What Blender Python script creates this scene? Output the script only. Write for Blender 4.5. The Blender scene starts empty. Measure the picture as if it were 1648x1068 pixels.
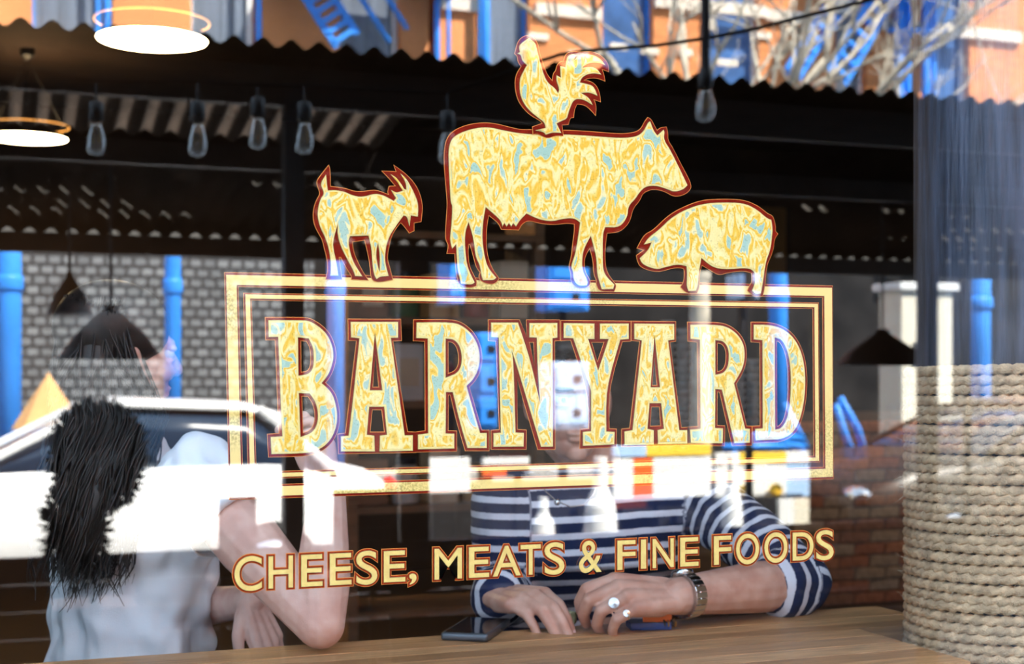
import bpy, bmesh, math, random
import numpy as np
from mathutils import Vector, Matrix, noise, geometry

random.seed(7)
SC = bpy.context.scene
COL = SC.collection

# ------------------------------------------------------------------ camera
TH = math.radians(20.5)
ST, CT = math.sin(TH), math.cos(TH)
FPX = 50.0 / 36.0 * 1648
CAM_D, EYE, HOR = 1.65, 1.42, 600.0
cam_d = bpy.data.cameras.new('camera')
cam = bpy.data.objects.new('camera', cam_d)
COL.objects.link(cam)
cam.location = (0, -CAM_D, EYE)
cam.rotation_euler = (math.radians(90), 0, -TH)
cam_d.lens = 50
cam_d.sensor_width = 36
cam_d.shift_y = (HOR - 534) / 1648
cam_d.clip_start = 0.02
cam_d.dof.use_dof = True
cam_d.dof.focus_distance = 1.80
cam_d.dof.aperture_fstop = 6.3
SC.camera = cam

# ------------------------------------------------------------------ sky, sun, exposure
w = bpy.data.worlds.new('sky')
SC.world = w
w.use_nodes = True
bg = w.node_tree.nodes['Background']
bg.inputs[0].default_value = (0.60, 0.78, 1.0, 1)
bg.inputs[1].default_value = 4.6
sun_d = bpy.data.lights.new('sun', 'SUN')
sun_d.energy = 33
sun_d.angle = 0.009
sun_d.color = (1.0, 0.95, 0.86)
sun = bpy.data.objects.new('sun', sun_d)
COL.objects.link(sun)
SUN_TO = Vector((0.33, 0.52, 0.79)).normalized()
sun.rotation_euler = SUN_TO.to_track_quat('Z', 'Y').to_euler()
sun.location = (2, 6, 12)
SC.view_settings.view_transform = 'Standard'
SC.view_settings.look = 'None'
SC.view_settings.gamma = 1
SC.view_settings.use_curve_mapping = False
SC.view_settings.exposure = 0.42
SC.cycles.use_denoising = True
SC.cycles.max_bounces = 8
SC.cycles.diffuse_bounces = 4
SC.cycles.glossy_bounces = 4
SC.cycles.transparent_max_bounces = 24
SC.cycles.caustics_reflective = False
SC.cycles.caustics_refractive = False
SC.cycles.sample_clamp_indirect = 8

# ------------------------------------------------------------------ measuring helpers
def ray(px):
    u = (px - 824) / FPX
    return (ST + u * CT, CT - u * ST)

def at(px, py, Y):
    """point of the room at distance Y behind the glass"""
    a, b = ray(px)
    t = (CAM_D + Y) / b
    return Vector((t * a, Y, EYE - (py - HOR) / FPX * t))

def street(px, py, D):
    """point of the street whose mirror image stands D metres beyond the lens plane"""
    p = at(px, py, D - CAM_D)
    return Vector((p.x, -p.y, p.z))

def on_top(px, py, z):
    a, b = ray(px)
    t = (EYE - z) * FPX / (py - HOR)
    return Vector((t * a, t * b - CAM_D, z))

# ------------------------------------------------------------------ materials
MATS = {}
def nodes_of(m):
    m.use_nodes = True
    nt = m.node_tree
    return nt, nt.nodes, nt.links, nt.nodes['Principled BSDF']

def pmat(name, col, rough=0.6, metal=0.0, var=0.12, scale=8.0, bump=0.0, bscale=40.0, stretch=None, spec=0.5, emis=None, coat=0.0):
    if name in MATS:
        return MATS[name]
    m = bpy.data.materials.new(name)
    nt, N, L, b = nodes_of(m)
    tc = N.new('ShaderNodeTexCoord')
    mp = N.new('ShaderNodeMapping')
    L.new(tc.outputs['Object'], mp.inputs[0])
    if stretch:
        mp.inputs['Scale'].default_value = stretch
    nz = N.new('ShaderNodeTexNoise')
    nz.inputs['Scale'].default_value = scale
    nz.inputs['Detail'].default_value = 5
    L.new(mp.outputs[0], nz.inputs['Vector'])
    cr = N.new('ShaderNodeValToRGB')
    c0 = [max(0, c * (1 - var)) for c in col]
    c1 = [min(1, c * (1 + var)) for c in col]
    cr.color_ramp.elements[0].color = (*c0, 1)
    cr.color_ramp.elements[1].color = (*c1, 1)
    cr.color_ramp.elements[0].position = 0.3
    cr.color_ramp.elements[1].position = 0.7
    L.new(nz.outputs['Fac'], cr.inputs[0])
    L.new(cr.outputs[0], b.inputs['Base Color'])
    b.inputs['Roughness'].default_value = rough
    b.inputs['Metallic'].default_value = metal
    b.inputs['Specular IOR Level'].default_value = spec
    b.inputs['Coat Weight'].default_value = coat
    if bump:
        n2 = N.new('ShaderNodeTexNoise')
        n2.inputs['Scale'].default_value = bscale
        n2.inputs['Detail'].default_value = 4
        L.new(mp.outputs[0], n2.inputs['Vector'])
        bp = N.new('ShaderNodeBump')
        bp.inputs['Strength'].default_value = bump
        bp.inputs['Distance'].default_value = 0.01
        L.new(n2.outputs['Fac'], bp.inputs['Height'])
        L.new(bp.outputs[0], b.inputs['Normal'])
    if emis:
        b.inputs['Emission Color'].default_value = (*emis[0], 1)
        b.inputs['Emission Strength'].default_value = emis[1]
    MATS[name] = m
    return m

def glass_mat(name, r0, tint=(1, 1, 1)):
    m = bpy.data.materials.new(name)
    m.use_nodes = True
    nt = m.node_tree
    N, L = nt.nodes, nt.links
    N.clear()
    out = N.new('ShaderNodeOutputMaterial')
    mix = N.new('ShaderNodeMixShader')
    tr = N.new('ShaderNodeBsdfTransparent')
    tr.inputs[0].default_value = (*tint, 1)
    gl = N.new('ShaderNodeBsdfGlossy')
    gl.inputs['Roughness'].default_value = 0.0
    lw = N.new('ShaderNodeLayerWeight')
    lw.inputs['Blend'].default_value = 0.5
    pw = N.new('ShaderNodeMath'); pw.operation = 'POWER'; pw.inputs[1].default_value = 5
    mu = N.new('ShaderNodeMath'); mu.operation = 'MULTIPLY_ADD'
    mu.inputs[1].default_value = 1 - r0; mu.inputs[2].default_value = r0
    L.new(lw.outputs['Facing'], pw.inputs[0])
    L.new(pw.outputs[0], mu.inputs[0])
    L.new(mu.outputs[0], mix.inputs[0])
    L.new(tr.outputs[0], mix.inputs[1])
    L.new(gl.outputs[0], mix.inputs[2])
    L.new(mix.outputs[0], out.inputs[0])
    return m

def leaf_mat():
    m = bpy.data.materials.new('gold_leaf')
    nt, N, L, b = nodes_of(m)
    tc = N.new('ShaderNodeTexCoord')
    n1 = N.new('ShaderNodeTexNoise')
    n1.inputs['Scale'].default_value = 36
    n1.inputs['Detail'].default_value = 2.2
    n1.inputs['Roughness'].default_value = 0.5
    n1.inputs['Distortion'].default_value = 0.55
    mp = N.new('ShaderNodeMapping')
    mp.inputs['Rotation'].default_value = (0, math.radians(35), 0)
    mp.inputs['Scale'].default_value = (1.5, 1, 0.75)
    L.new(tc.outputs['Object'], mp.inputs[0])
    L.new(mp.outputs[0], n1.inputs['Vector'])
    cr = N.new('ShaderNodeValToRGB')
    E = cr.color_ramp.elements
    E[0].position = 0.0; E[0].color = (0.36, 0.58, 0.48, 1)
    E[1].position = 1.0; E[1].color = (0.36, 0.58, 0.50, 1)
    for p, c in ((0.33, (0.42, 0.62, 0.50)), (0.375, (0.46, 0.62, 0.48)), (0.385, (0.98, 0.80, 0.34)), (0.40, (0.96, 0.62, 0.10)), (0.435, (0.94, 0.52, 0.05)), (0.455, (0.98, 0.70, 0.18)), (0.475, (1.0, 0.81, 0.34)),
                 (0.52, (1.0, 0.84, 0.38)), (0.54, (0.98, 0.72, 0.18)), (0.57, (0.94, 0.52, 0.05)), (0.60, (0.96, 0.62, 0.10)), (0.615, (0.99, 0.84, 0.42)), (0.635, (0.98, 0.82, 0.42)), (0.645, (0.50, 0.66, 0.52)), (0.70, (0.44, 0.62, 0.52))):
        e = E.new(p); e.color = (*c, 1)
    L.new(n1.outputs['Fac'], cr.inputs[0])
    n2 = N.new('ShaderNodeTexNoise')
    n2.inputs['Scale'].default_value = 520
    n2.inputs['Detail'].default_value = 2
    L.new(tc.outputs['Object'], n2.inputs['Vector'])
    c2 = N.new('ShaderNodeValToRGB')
    c2.color_ramp.elements[0].position = 0.30
    c2.color_ramp.elements[0].color = (0.45, 0.42, 0.36, 1)
    c2.color_ramp.elements[1].position = 0.42
    c2.color_ramp.elements[1].color = (1, 1, 1, 1)
    L.new(n2.outputs['Fac'], c2.inputs[0])
    mx = N.new('ShaderNodeMix'); mx.data_type = 'RGBA'; mx.blend_type = 'MULTIPLY'
    mx.inputs[0].default_value = 0.55
    L.new(cr.outputs[0], mx.inputs[6]); L.new(c2.outputs[0], mx.inputs[7])
    L.new(mx.outputs[2], b.inputs['Base Color'])
    b.inputs['Roughness'].default_value = 0.5
    b.inputs['Specular IOR Level'].default_value = 0.1
    return m

def gold_band_mat():
    m = bpy.data.materials.new('gold_band')
    nt, N, L, b = nodes_of(m)
    tc = N.new('ShaderNodeTexCoord')
    n1 = N.new('ShaderNodeTexNoise'); n1.inputs['Scale'].default_value = 9; n1.inputs['Detail'].default_value = 1
    n2 = N.new('ShaderNodeTexNoise'); n2.inputs['Scale'].default_value = 330; n2.inputs['Detail'].default_value = 3
    L.new(tc.outputs['Object'], n1.inputs['Vector']); L.new(tc.outputs['Object'], n2.inputs['Vector'])
    c1 = N.new('ShaderNodeValToRGB')
    c1.color_ramp.elements[0].position = 0.36; c1.color_ramp.elements[0].color = (0, 0, 0, 1)
    c1.color_ramp.elements[1].position = 0.46; c1.color_ramp.elements[1].color = (1, 1, 1, 1)
    L.new(n1.outputs['Fac'], c1.inputs[0])
    c2 = N.new('ShaderNodeValToRGB')
    c2.color_ramp.elements[0].position = 0.38; c2.color_ramp.elements[0].color = (0.55, 0.40, 0.12, 1)
    c2.color_ramp.elements[1].position = 0.60; c2.color_ramp.elements[1].color = (0.98, 0.74, 0.26, 1)
    L.new(n2.outputs['Fac'], c2.inputs[0])
    mx = N.new('ShaderNodeMix'); mx.data_type = 'RGBA'
    L.new(c1.outputs[0], mx.inputs[0])
    L.new(c2.outputs[0], mx.inputs[6]); mx.inputs[7].default_value = (1.0, 0.72, 0.25, 1)
    L.new(mx.outputs[2], b.inputs['Base Color'])
    b.inputs['Roughness'].default_value = 0.5
    b.inputs['Specular IOR Level'].default_value = 0.1
    return m

def stripe_mat():
    m = bpy.data.materials.new('striped_jersey')
    nt, N, L, b = nodes_of(m)
    a = N.new('ShaderNodeAttribute'); a.attribute_name = 'stripe'
    nz = N.new('ShaderNodeTexNoise'); nz.inputs['Scale'].default_value = 300
    tc = N.new('ShaderNodeTexCoord'); L.new(tc.outputs['Object'], nz.inputs['Vector'])
    ad = N.new('ShaderNodeMath'); ad.operation = 'MULTIPLY_ADD'; ad.inputs[1].default_value = 0.10
    L.new(nz.outputs['Fac'], ad.inputs[0]); L.new(a.outputs['Fac'], ad.inputs[2])
    fr = N.new('ShaderNodeMath'); fr.operation = 'FRACT'
    L.new(ad.outputs[0], fr.inputs[0])
    cr = N.new('ShaderNodeValToRGB')
    E = cr.color_ramp.elements
    E[0].position = 0.0; E[0].color = (0.012, 0.020, 0.065, 1)
    E[1].position = 1.0; E[1].color = (0.012, 0.020, 0.065, 1)
    for p, c in ((0.56, (0.012, 0.020, 0.065)), (0.60, (0.66, 0.67, 0.76)), (0.95, (0.66, 0.67, 0.76)), (0.99, (0.012, 0.020, 0.065))):
        e = E.new(p); e.color = (*c, 1)
    L.new(fr.outputs[0], cr.inputs[0])
    L.new(cr.outputs[0], b.inputs['Base Color'])
    b.inputs['Roughness'].default_value = 0.9
    b.inputs['Specular IOR Level'].default_value = 0.2
    bp = N.new('ShaderNodeBump'); bp.inputs['Strength'].default_value = 0.25; bp.inputs['Distance'].default_value = 0.002
    L.new(nz.outputs['Fac'], bp.inputs['Height']); L.new(bp.outputs[0], b.inputs['Normal'])
    return m

def skin_mat(name, col, red):
    m = bpy.data.materials.new(name)
    nt, N, L, b = nodes_of(m)
    tc = N.new('ShaderNodeTexCoord')
    n1 = N.new('ShaderNodeTexNoise'); n1.inputs['Scale'].default_value = 28; n1.inputs['Detail'].default_value = 6
    n2 = N.new('ShaderNodeTexNoise'); n2.inputs['Scale'].default_value = 420; n2.inputs['Detail'].default_value = 2
    L.new(tc.outputs['Object'], n1.inputs['Vector']); L.new(tc.outputs['Object'], n2.inputs['Vector'])
    cr = N.new('ShaderNodeValToRGB')
    cr.color_ramp.elements[0].position = 0.35; cr.color_ramp.elements[0].color = (*red, 1)
    cr.color_ramp.elements[1].position = 0.62; cr.color_ramp.elements[1].color = (*col, 1)
    L.new(n1.outputs['Fac'], cr.inputs[0])
    L.new(cr.outputs[0], b.inputs['Base Color'])
    b.inputs['Roughness'].default_value = 0.5
    b.inputs['Subsurface Weight'].default_value = 0.0
    bp = N.new('ShaderNodeBump'); bp.inputs['Strength'].default_value = 0.25; bp.inputs['Distance'].default_value = 0.0015
    L.new(n2.outputs['Fac'], bp.inputs['Height']); L.new(bp.outputs[0], b.inputs['Normal'])
    return m

def brick_mat(name, c1, c2, mortar, scale, bw=0.5, rh=0.25):
    m = bpy.data.materials.new(name)
    nt, N, L, b = nodes_of(m)
    tc = N.new('ShaderNodeTexCoord')
    mp = N.new('ShaderNodeMapping'); mp.inputs['Rotation'].default_value = (math.radians(-90), 0, 0)
    L.new(tc.outputs['Object'], mp.inputs[0])
    br = N.new('ShaderNodeTexBrick')
    br.inputs['Color1'].default_value = (*c1, 1); br.inputs['Color2'].default_value = (*c2, 1)
    br.inputs['Mortar'].default_value = (*mortar, 1)
    br.inputs['Scale'].default_value = scale
    br.inputs['Mortar Size'].default_value = 0.055
    br.inputs['Brick Width'].default_value = bw
    br.inputs['Row Height'].default_value = rh
    L.new(mp.outputs[0], br.inputs['Vector'])
    L.new(br.outputs['Color'], b.inputs['Base Color'])
    b.inputs['Roughness'].default_value = 0.85
    return m

# ------------------------------------------------------------------ mesh helpers
class MB:
    def __init__(s):
        s.v, s.f, s.m = [], [], []
    def add(s, vs, fs, mi=0):
        o = len(s.v)
        s.v.extend([tuple(p) for p in vs])
        for f in fs:
            s.f.append([i + o for i in f]); s.m.append(mi)
        return s
    def box(s, c, h, rot=None, mi=0, bev=0.0):
        c = Vector(c); hx, hy, hz = h
        R = rot if rot is not None else Matrix.Identity(3)
        if bev <= 0:
            vs = [c + R @ Vector((x * hx, y * hy, z * hz)) for x in (-1, 1) for y in (-1, 1) for z in (-1, 1)]
            fs = [(0, 1, 3, 2), (4, 6, 7, 5), (0, 4, 5, 1), (2, 3, 7, 6), (0, 2, 6, 4), (1, 5, 7, 3)]
            return s.add(vs, fs, mi)
        bm = bmesh.new()
        bmesh.ops.create_cube(bm, size=1)
        for v in bm.verts:
            v.co = Vector((v.co.x * 2 * hx, v.co.y * 2 * hy, v.co.z * 2 * hz))
        bmesh.ops.bevel(bm, geom=bm.edges[:], offset=bev, segments=2, affect='EDGES', profile=0.7)
        bm.verts.index_update()
        vs = [c + R @ v.co for v in bm.verts]
        fs = [[v.index for v in f.verts] for f in bm.faces]
        bm.free()
        return s.add(vs, fs, mi)
    def tube(s, path, rad, sides=8, cap=True, mi=0, closed=False, flat=None):
        path = [Vector(p) for p in path]
        n = len(path)
        if not hasattr(rad, '__len__'):
            rad = [rad] * n
        tang = []
        for i in range(n):
            if closed:
                t = path[(i + 1) % n] - path[i - 1]
            else:
                t = path[min(i + 1, n - 1)] - path[max(i - 1, 0)]
            tang.append(t.normalized() if t.length > 1e-9 else Vector((0, 0, 1)))
        up = Vector((0, 0, 1)) if abs(tang[0].z) < 0.9 else Vector((1, 0, 0))
        nrm = (up - tang[0] * up.dot(tang[0])).normalized()
        vs, fs = [], []
        for i in range(n):
            nrm = (nrm - tang[i] * nrm.dot(tang[i]))
            nrm = nrm.normalized() if nrm.length > 1e-6 else tang[i].orthogonal().normalized()
            bn = tang[i].cross(nrm)
            for k in range(sides):
                a = 2 * math.pi * k / sides
                vs.append(path[i] + (nrm * math.cos(a) + bn * math.sin(a)) * rad[i])
        rng = n if closed else n - 1
        for i in range(rng):
            j = (i + 1) % n
            for k in range(sides):
                k2 = (k + 1) % sides
                fs.append((i * sides + k, i * sides + k2, j * sides + k2, j * sides + k))
        if cap and not closed:
            fs.append(tuple(range(sides - 1, -1, -1)))
            fs.append(tuple((n - 1) * sides + k for k in range(sides)))
        return s.add(vs, fs, mi)
    def ell(s, c, r, rot=None, seg=16, rings=10, mi=0):
        c = Vector(c)
        if not hasattr(r, '__len__'):
            r = (r, r, r)
        R = rot if rot is not None else Matrix.Identity(3)
        vs = [c + R @ Vector((0, 0, r[2]))]
        for i in range(1, rings):
            a = math.pi * i / rings
            for k in range(seg):
                b = 2 * math.pi * k / seg
                vs.append(c + R @ Vector((r[0] * math.sin(a) * math.cos(b), r[1] * math.sin(a) * math.sin(b), r[2] * math.cos(a))))
        vs.append(c + R @ Vector((0, 0, -r[2])))
        fs = []
        for k in range(seg):
            fs.append((0, 1 + k, 1 + (k + 1) % seg))
        for i in range(rings - 2):
            for k in range(seg):
                a, b2 = 1 + i * seg + k, 1 + i * seg + (k + 1) % seg
                fs.append((a, a + seg, b2 + seg, b2))
        l = len(vs) - 1
        for k in range(seg):
            fs.append((l, 1 + (rings - 2) * seg + (k + 1) % seg, 1 + (rings - 2) * seg + k))
        return s.add(vs, fs, mi)
    def cone(s, p0, r0, p1, r1, seg=14):
        """round cone: a tapered bone with round ends"""
        p0, p1 = Vector(p0), Vector(p1)
        ax = p1 - p0
        if ax.length < 1e-6:
            return s.ell(p0, max(r0, r1), seg=seg, rings=8)
        ax.normalize()
        e1 = ax.orthogonal().normalized(); e2 = ax.cross(e1)
        prof = []
        for i in range(1, 5):
            a = math.pi / 2 * i / 4
            prof.append((p0 - ax * r0 * math.cos(a), r0 * math.sin(a)))
        for i in range(4, 0, -1):
            a = math.pi / 2 * i / 4
            prof.append((p1 + ax * r1 * math.cos(a), r1 * math.sin(a)))
        vs = [p0 - ax * r0]
        for c, r in prof:
            for k in range(seg):
                b = 2 * math.pi * k / seg
                vs.append(c + (e1 * math.cos(b) + e2 * math.sin(b)) * r)
        vs.append(p1 + ax * r1)
        fs = []
        for k in range(seg):
            fs.append((0, 1 + (k + 1) % seg, 1 + k))
        for i in range(len(prof) - 1):
            for k in range(seg):
                a, b2 = 1 + i * seg + k, 1 + i * seg + (k + 1) % seg
                fs.append((a, b2, b2 + seg, a + seg))
        l = len(vs) - 1
        o = 1 + (len(prof) - 1) * seg
        for k in range(seg):
            fs.append((l, o + k, o + (k + 1) % seg))
        return s.add(vs, fs)
    def lathe(s, c, prof, seg=20, mi=0, axis=None):
        c = Vector(c)
        R = axis if axis is not None else Matrix.Identity(3)
        vs, fs = [], []
        for r, z in prof:
            for k in range(seg):
                a = 2 * math.pi * k / seg
                vs.append(c + R @ Vector((r * math.cos(a), r * math.sin(a), z)))
        n = len(prof)
        for i in range(n - 1):
            for k in range(seg):
                k2 = (k + 1) % seg
                fs.append((i * seg + k, i * seg + k2, (i + 1) * seg + k2, (i + 1) * seg + k))
        if prof[0][0] > 1e-5:
            fs.append(tuple(range(seg - 1, -1, -1)))
        if prof[-1][0] > 1e-5:
            fs.append(tuple((n - 1) * seg + k for k in range(seg)))
        return s.add(vs, fs, mi)
    def loft(s, rings, cap=True, mi=0):
        n = len(rings[0]); vs = [p for r in rings for p in r]; fs = []
        for i in range(len(rings) - 1):
            for k in range(n):
                k2 = (k + 1) % n
                fs.append((i * n + k, i * n + k2, (i + 1) * n + k2, (i + 1) * n + k))
        if cap:
            fs.append(tuple(range(n - 1, -1, -1)))
            fs.append(tuple((len(rings) - 1) * n + k for k in range(n)))
        return s.add(vs, fs, mi)
    def plate(s, loops, y0, y1, mi=0):
        """flat shape in the x-z plane (first loop outer, the rest holes) with thickness y0..y1"""
        loops = [[(p[0], p[1]) for p in lp] for lp in loops]
        tris = geometry.tessellate_polygon([[Vector((p[0], p[1], 0)) for p in lp] for lp in loops])
        flat = [p for lp in loops for p in lp]
        n = len(flat)
        vs = [(p[0], y0, p[1]) for p in flat] + [(p[0], y1, p[1]) for p in flat]
        fs = []
        for a, b, c in tris:
            P, Q, R_ = flat[a], flat[b], flat[c]
            ar = (Q[0] - P[0]) * (R_[1] - P[1]) - (Q[1] - P[1]) * (R_[0] - P[0])
            if ar < 0:
                a, c = c, a
            fs.append((a, b, c)); fs.append((c + n, b + n, a + n))
        o = 0
        for lp in loops:
            k = len(lp)
            for i in range(k):
                j = (i + 1) % k
                fs.append((o + i, o + i + n, o + j + n, o + j))
            o += k
        return s.add(vs, fs, mi)
    def build(s, name, mat, parent=None, smooth=False, kind=None, org=None):
        me = bpy.data.meshes.new(name)
        vs = s.v
        if org is not None:
            vs = [(p[0] - org[0], p[1] - org[1], p[2] - org[2]) for p in vs]
        me.from_pydata(vs, [], s.f)
        mats = mat if isinstance(mat, (list, tuple)) else [mat]
        for mm in mats:
            me.materials.append(mm)
        if len(mats) > 1:
            me.polygons.foreach_set('material_index', s.m)
        if smooth:
            me.polygons.foreach_set('use_smooth', [True] * len(me.polygons))
        me.update()
        ob = bpy.data.objects.new(name, me)
        COL.objects.link(ob)
        if org is not None:
            ob.location = org
        if parent is not None:
            ob.parent = parent
            if org is None:
                ob.matrix_parent_inverse = Matrix.Translation(-Vector(parent.location)) if parent.rotation_euler.z == 0 else parent.matrix_basis.inverted()
            else:
                ob.matrix_parent_inverse = parent.matrix_basis.inverted()
        if kind:
            ob['kind'] = kind
        return ob

def tag(o, label, cat, group=None):
    o['label'] = label
    o['category'] = cat
    if group:
        o['group'] = group
    return o

def thing(name, label, cat, loc=(0, 0, 0), group=None):
    o = bpy.data.objects.new(name, None)
    o.empty_display_size = 0.05
    COL.objects.link(o)
    o.location = loc
    return tag(o, label, cat, group)

def struct(o):
    o['kind'] = 'structure'
    return o

def remesh(ob, voxel, smooth_it=4, fac=0.5):
    md = ob.modifiers.new('r', 'REMESH'); md.mode = 'VOXEL'; md.voxel_size = voxel
    if smooth_it:
        sm = ob.modifiers.new('s', 'SMOOTH'); sm.factor = fac; sm.iterations = smooth_it
    dg = bpy.context.evaluated_depsgraph_get()
    dg.update()
    ev = ob.evaluated_get(dg)
    me = bpy.data.meshes.new_from_object(ev)
    mats = list(ob.data.materials)
    ob.modifiers.clear()
    old = ob.data
    ob.data = me
    bpy.data.meshes.remove(old)
    me.materials.clear()
    for mm in mats:
        me.materials.append(mm)
    me.polygons.foreach_set('use_smooth', [True] * len(me.polygons))
    me.polygons.foreach_set('material_index', [0] * len(me.polygons))
    return ob

def get_co(me):
    a = np.empty(len(me.vertices) * 3, dtype=np.float32)
    me.vertices.foreach_get('co', a)
    return a.reshape(-1, 3)

def set_co(me, a):
    me.vertices.foreach_set('co', a.astype(np.float32).ravel())
    me.update()

def frame_of(z_axis, x_hint):
    z = Vector(z_axis).normalized()
    x = Vector(x_hint); x = (x - z * x.dot(z)).normalized()
    y = z.cross(x)
    return Matrix((x, y, z)).transposed()

# ------------------------------------------------------------------ shared materials
M_wood = [pmat('counter_oak_%d' % i, c, 0.38, var=0.35, scale=14, stretch=(0.6, 9, 9), bump=0.15, bscale=60, spec=0.4)
          for i, c in enumerate([(0.48, 0.25, 0.105), (0.38, 0.19, 0.08), (0.54, 0.30, 0.14), (0.43, 0.225, 0.10)])]
M_dark = pmat('dark_stained_wood', (0.022, 0.013, 0.009), 0.6, var=0.4, scale=12, stretch=(1, 1, 6))
M_darkwall = pmat('dark_brown_plaster', (0.045, 0.026, 0.017), 0.85, var=0.3, scale=3)
M_black = pmat('black_paint', (0.012, 0.012, 0.014), 0.5)
M_floor = pmat('dark_floor_boards', (0.05, 0.032, 0.02), 0.45, var=0.3, scale=5, stretch=(0.6, 6, 1))
M_brick = [pmat('brick_red_%d' % i, c, 0.9, var=0.3, scale=30, bump=0.4, bscale=90) for i, c in enumerate([(0.46, 0.17, 0.09), (0.36, 0.17, 0.11), (0.54, 0.22, 0.11), (0.46, 0.33, 0.25)])]
M_blue = pmat('bright_blue_paint', (0.03, 0.28, 0.88), 0.45, var=0.12, scale=3)
M_roof = pmat('brown_corrugated_metal', (0.024, 0.015, 0.010), 0.9, var=0.35, scale=5, spec=0.03)
M_roofin = pmat('grey_corrugated_sheet', (0.42, 0.37, 0.33), 0.7, var=0.25, scale=6)
def translucent(name, col, fac, ribs=False):
    m = bpy.data.materials.new(name)
    nt, N, L, b = nodes_of(m)
    b.inputs['Base Color'].default_value = (*[c * 1.2 for c in col], 1)
    b.inputs['Roughness'].default_value = 0.8
    tr = N.new('ShaderNodeBsdfTranslucent'); tr.inputs[0].default_value = (*col, 1)
    nz = N.new('ShaderNodeTexNoise'); nz.inputs['Scale'].default_value = 3
    mr_ = N.new('ShaderNodeMapRange'); mr_.inputs['To Min'].default_value = fac * 0.5; mr_.inputs['To Max'].default_value = fac
    L.new(nz.outputs['Fac'], mr_.inputs['Value'])
    mx = N.new('ShaderNodeMixShader')
    L.new(mr_.outputs[0], mx.inputs[0])
    L.new(b.outputs[0], mx.inputs[1]); L.new(tr.outputs[0], mx.inputs[2])
    L.new(mx.outputs[0], N['Material Output'].inputs[0])
    if ribs:      # rib shading put into the colour: valleys of the corrugation darkened
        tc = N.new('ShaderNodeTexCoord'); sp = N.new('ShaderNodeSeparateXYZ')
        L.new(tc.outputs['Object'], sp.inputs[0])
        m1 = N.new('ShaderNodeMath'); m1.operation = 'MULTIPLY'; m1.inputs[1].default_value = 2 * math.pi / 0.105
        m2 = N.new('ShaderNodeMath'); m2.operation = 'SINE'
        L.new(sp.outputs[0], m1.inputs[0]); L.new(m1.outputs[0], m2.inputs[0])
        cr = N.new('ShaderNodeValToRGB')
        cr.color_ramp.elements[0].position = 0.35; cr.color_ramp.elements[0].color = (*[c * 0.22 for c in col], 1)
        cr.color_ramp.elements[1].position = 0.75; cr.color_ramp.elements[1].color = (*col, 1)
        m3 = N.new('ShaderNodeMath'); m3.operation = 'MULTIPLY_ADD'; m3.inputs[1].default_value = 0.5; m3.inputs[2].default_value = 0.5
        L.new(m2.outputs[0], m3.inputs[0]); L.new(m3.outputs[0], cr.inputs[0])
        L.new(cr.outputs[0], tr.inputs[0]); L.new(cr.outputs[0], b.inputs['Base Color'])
    return m
M_roofin = translucent('rib_shaded_clear_sheet', (0.30, 0.26, 0.23), 0.95, True)
M_gap = translucent('daylight_gap_patch', (0.40, 0.38, 0.35), 1.0)  # pale roof patches standing in for daylight through gaps between the sheets
M_white = pmat('white_paint', (0.82, 0.82, 0.80), 0.45, var=0.04)
M_orange = pmat('orange_render', (0.80, 0.30, 0.105), 0.85, var=0.10, scale=2)
M_asphalt = pmat('asphalt', (0.10, 0.10, 0.105), 0.9, var=0.2, scale=20)
M_concrete = pmat('pavement_concrete', (0.36, 0.35, 0.33), 0.9, var=0.12, scale=6)
M_gold = gold_band_mat()
M_leaf = leaf_mat()
M_red = pmat('oxblood_enamel', (0.235, 0.012, 0.004), 0.6, var=0.25, scale=60, spec=0.05)
M_halo = pmat('orange_gold_hairline', (0.85, 0.30, 0.07), 0.6, var=0.2, scale=90, spec=0.05)
M_rim = pmat('pale_gold_rim', (1.0, 0.75, 0.29), 0.35, var=0.12, scale=140, spec=0.1)
M_face = pmat('amber_gold_face', (1.0, 0.66, 0.21), 0.4, var=0.12, scale=120, spec=0.1)
M_red2 = pmat('rust_red_enamel', (0.34, 0.032, 0.006), 0.6, var=0.25, scale=60, spec=0.05)
M_shade = pmat('brown_shade_line', (0.30, 0.20, 0.06), 0.5, var=0.5, scale=300)
M_steel = pmat('polished_steel', (0.75, 0.76, 0.78), 0.18, metal=1.0, var=0.03)
M_skin_f = skin_mat('fair_skin', (0.74, 0.47, 0.39), (0.64, 0.36, 0.29))
M_skin_m = skin_mat('tan_skin', (0.64, 0.39, 0.305), (0.52, 0.26, 0.19))

# ------------------------------------------------------------------ the setting: shop shell
X0, X1, YB, ZC = -3.2, 8.2, 8.3, 3.2
struct(MB().box(((X0 + X1) / 2, YB / 2 + 0.05, -0.05), ((X1 - X0) / 2, YB / 2 + 0.05, 0.05)).build('floor', M_floor))
struct(MB().box(((X0 + X1) / 2, YB / 2 + 0.05, ZC + 0.06), ((X1 - X0) / 2, YB / 2 + 0.05, 0.06)).build('ceiling', M_darkwall))
struct(MB().box((X0 - 0.06, YB / 2, ZC / 2), (0.06, YB / 2, ZC / 2)).build('wall_left', M_darkwall))
struct(MB().box((X1 + 0.06, YB / 2, ZC / 2), (0.06, YB / 2, ZC / 2)).build('wall_right', M_darkwall))
wall_back = struct(MB().box(((X0 + X1) / 2, YB + 0.06, ZC / 2), ((X1 - X0) / 2, 0.06, ZC / 2)).build('wall_back', M_darkwall))
WX0, WX1, WZ0, WZ1 = -0.85, 2.35, 0.60, 2.95
struct(MB().plate([[(-8, -0.15), (13, -0.15), (13, 8.5), (-8, 8.5)], [(WX0, WZ0), (WX0, WZ1), (WX1, WZ1), (WX1, WZ0)]], -0.08, 0.035).build('wall_front', M_black))
win = MB()
fw = 0.05
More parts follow.
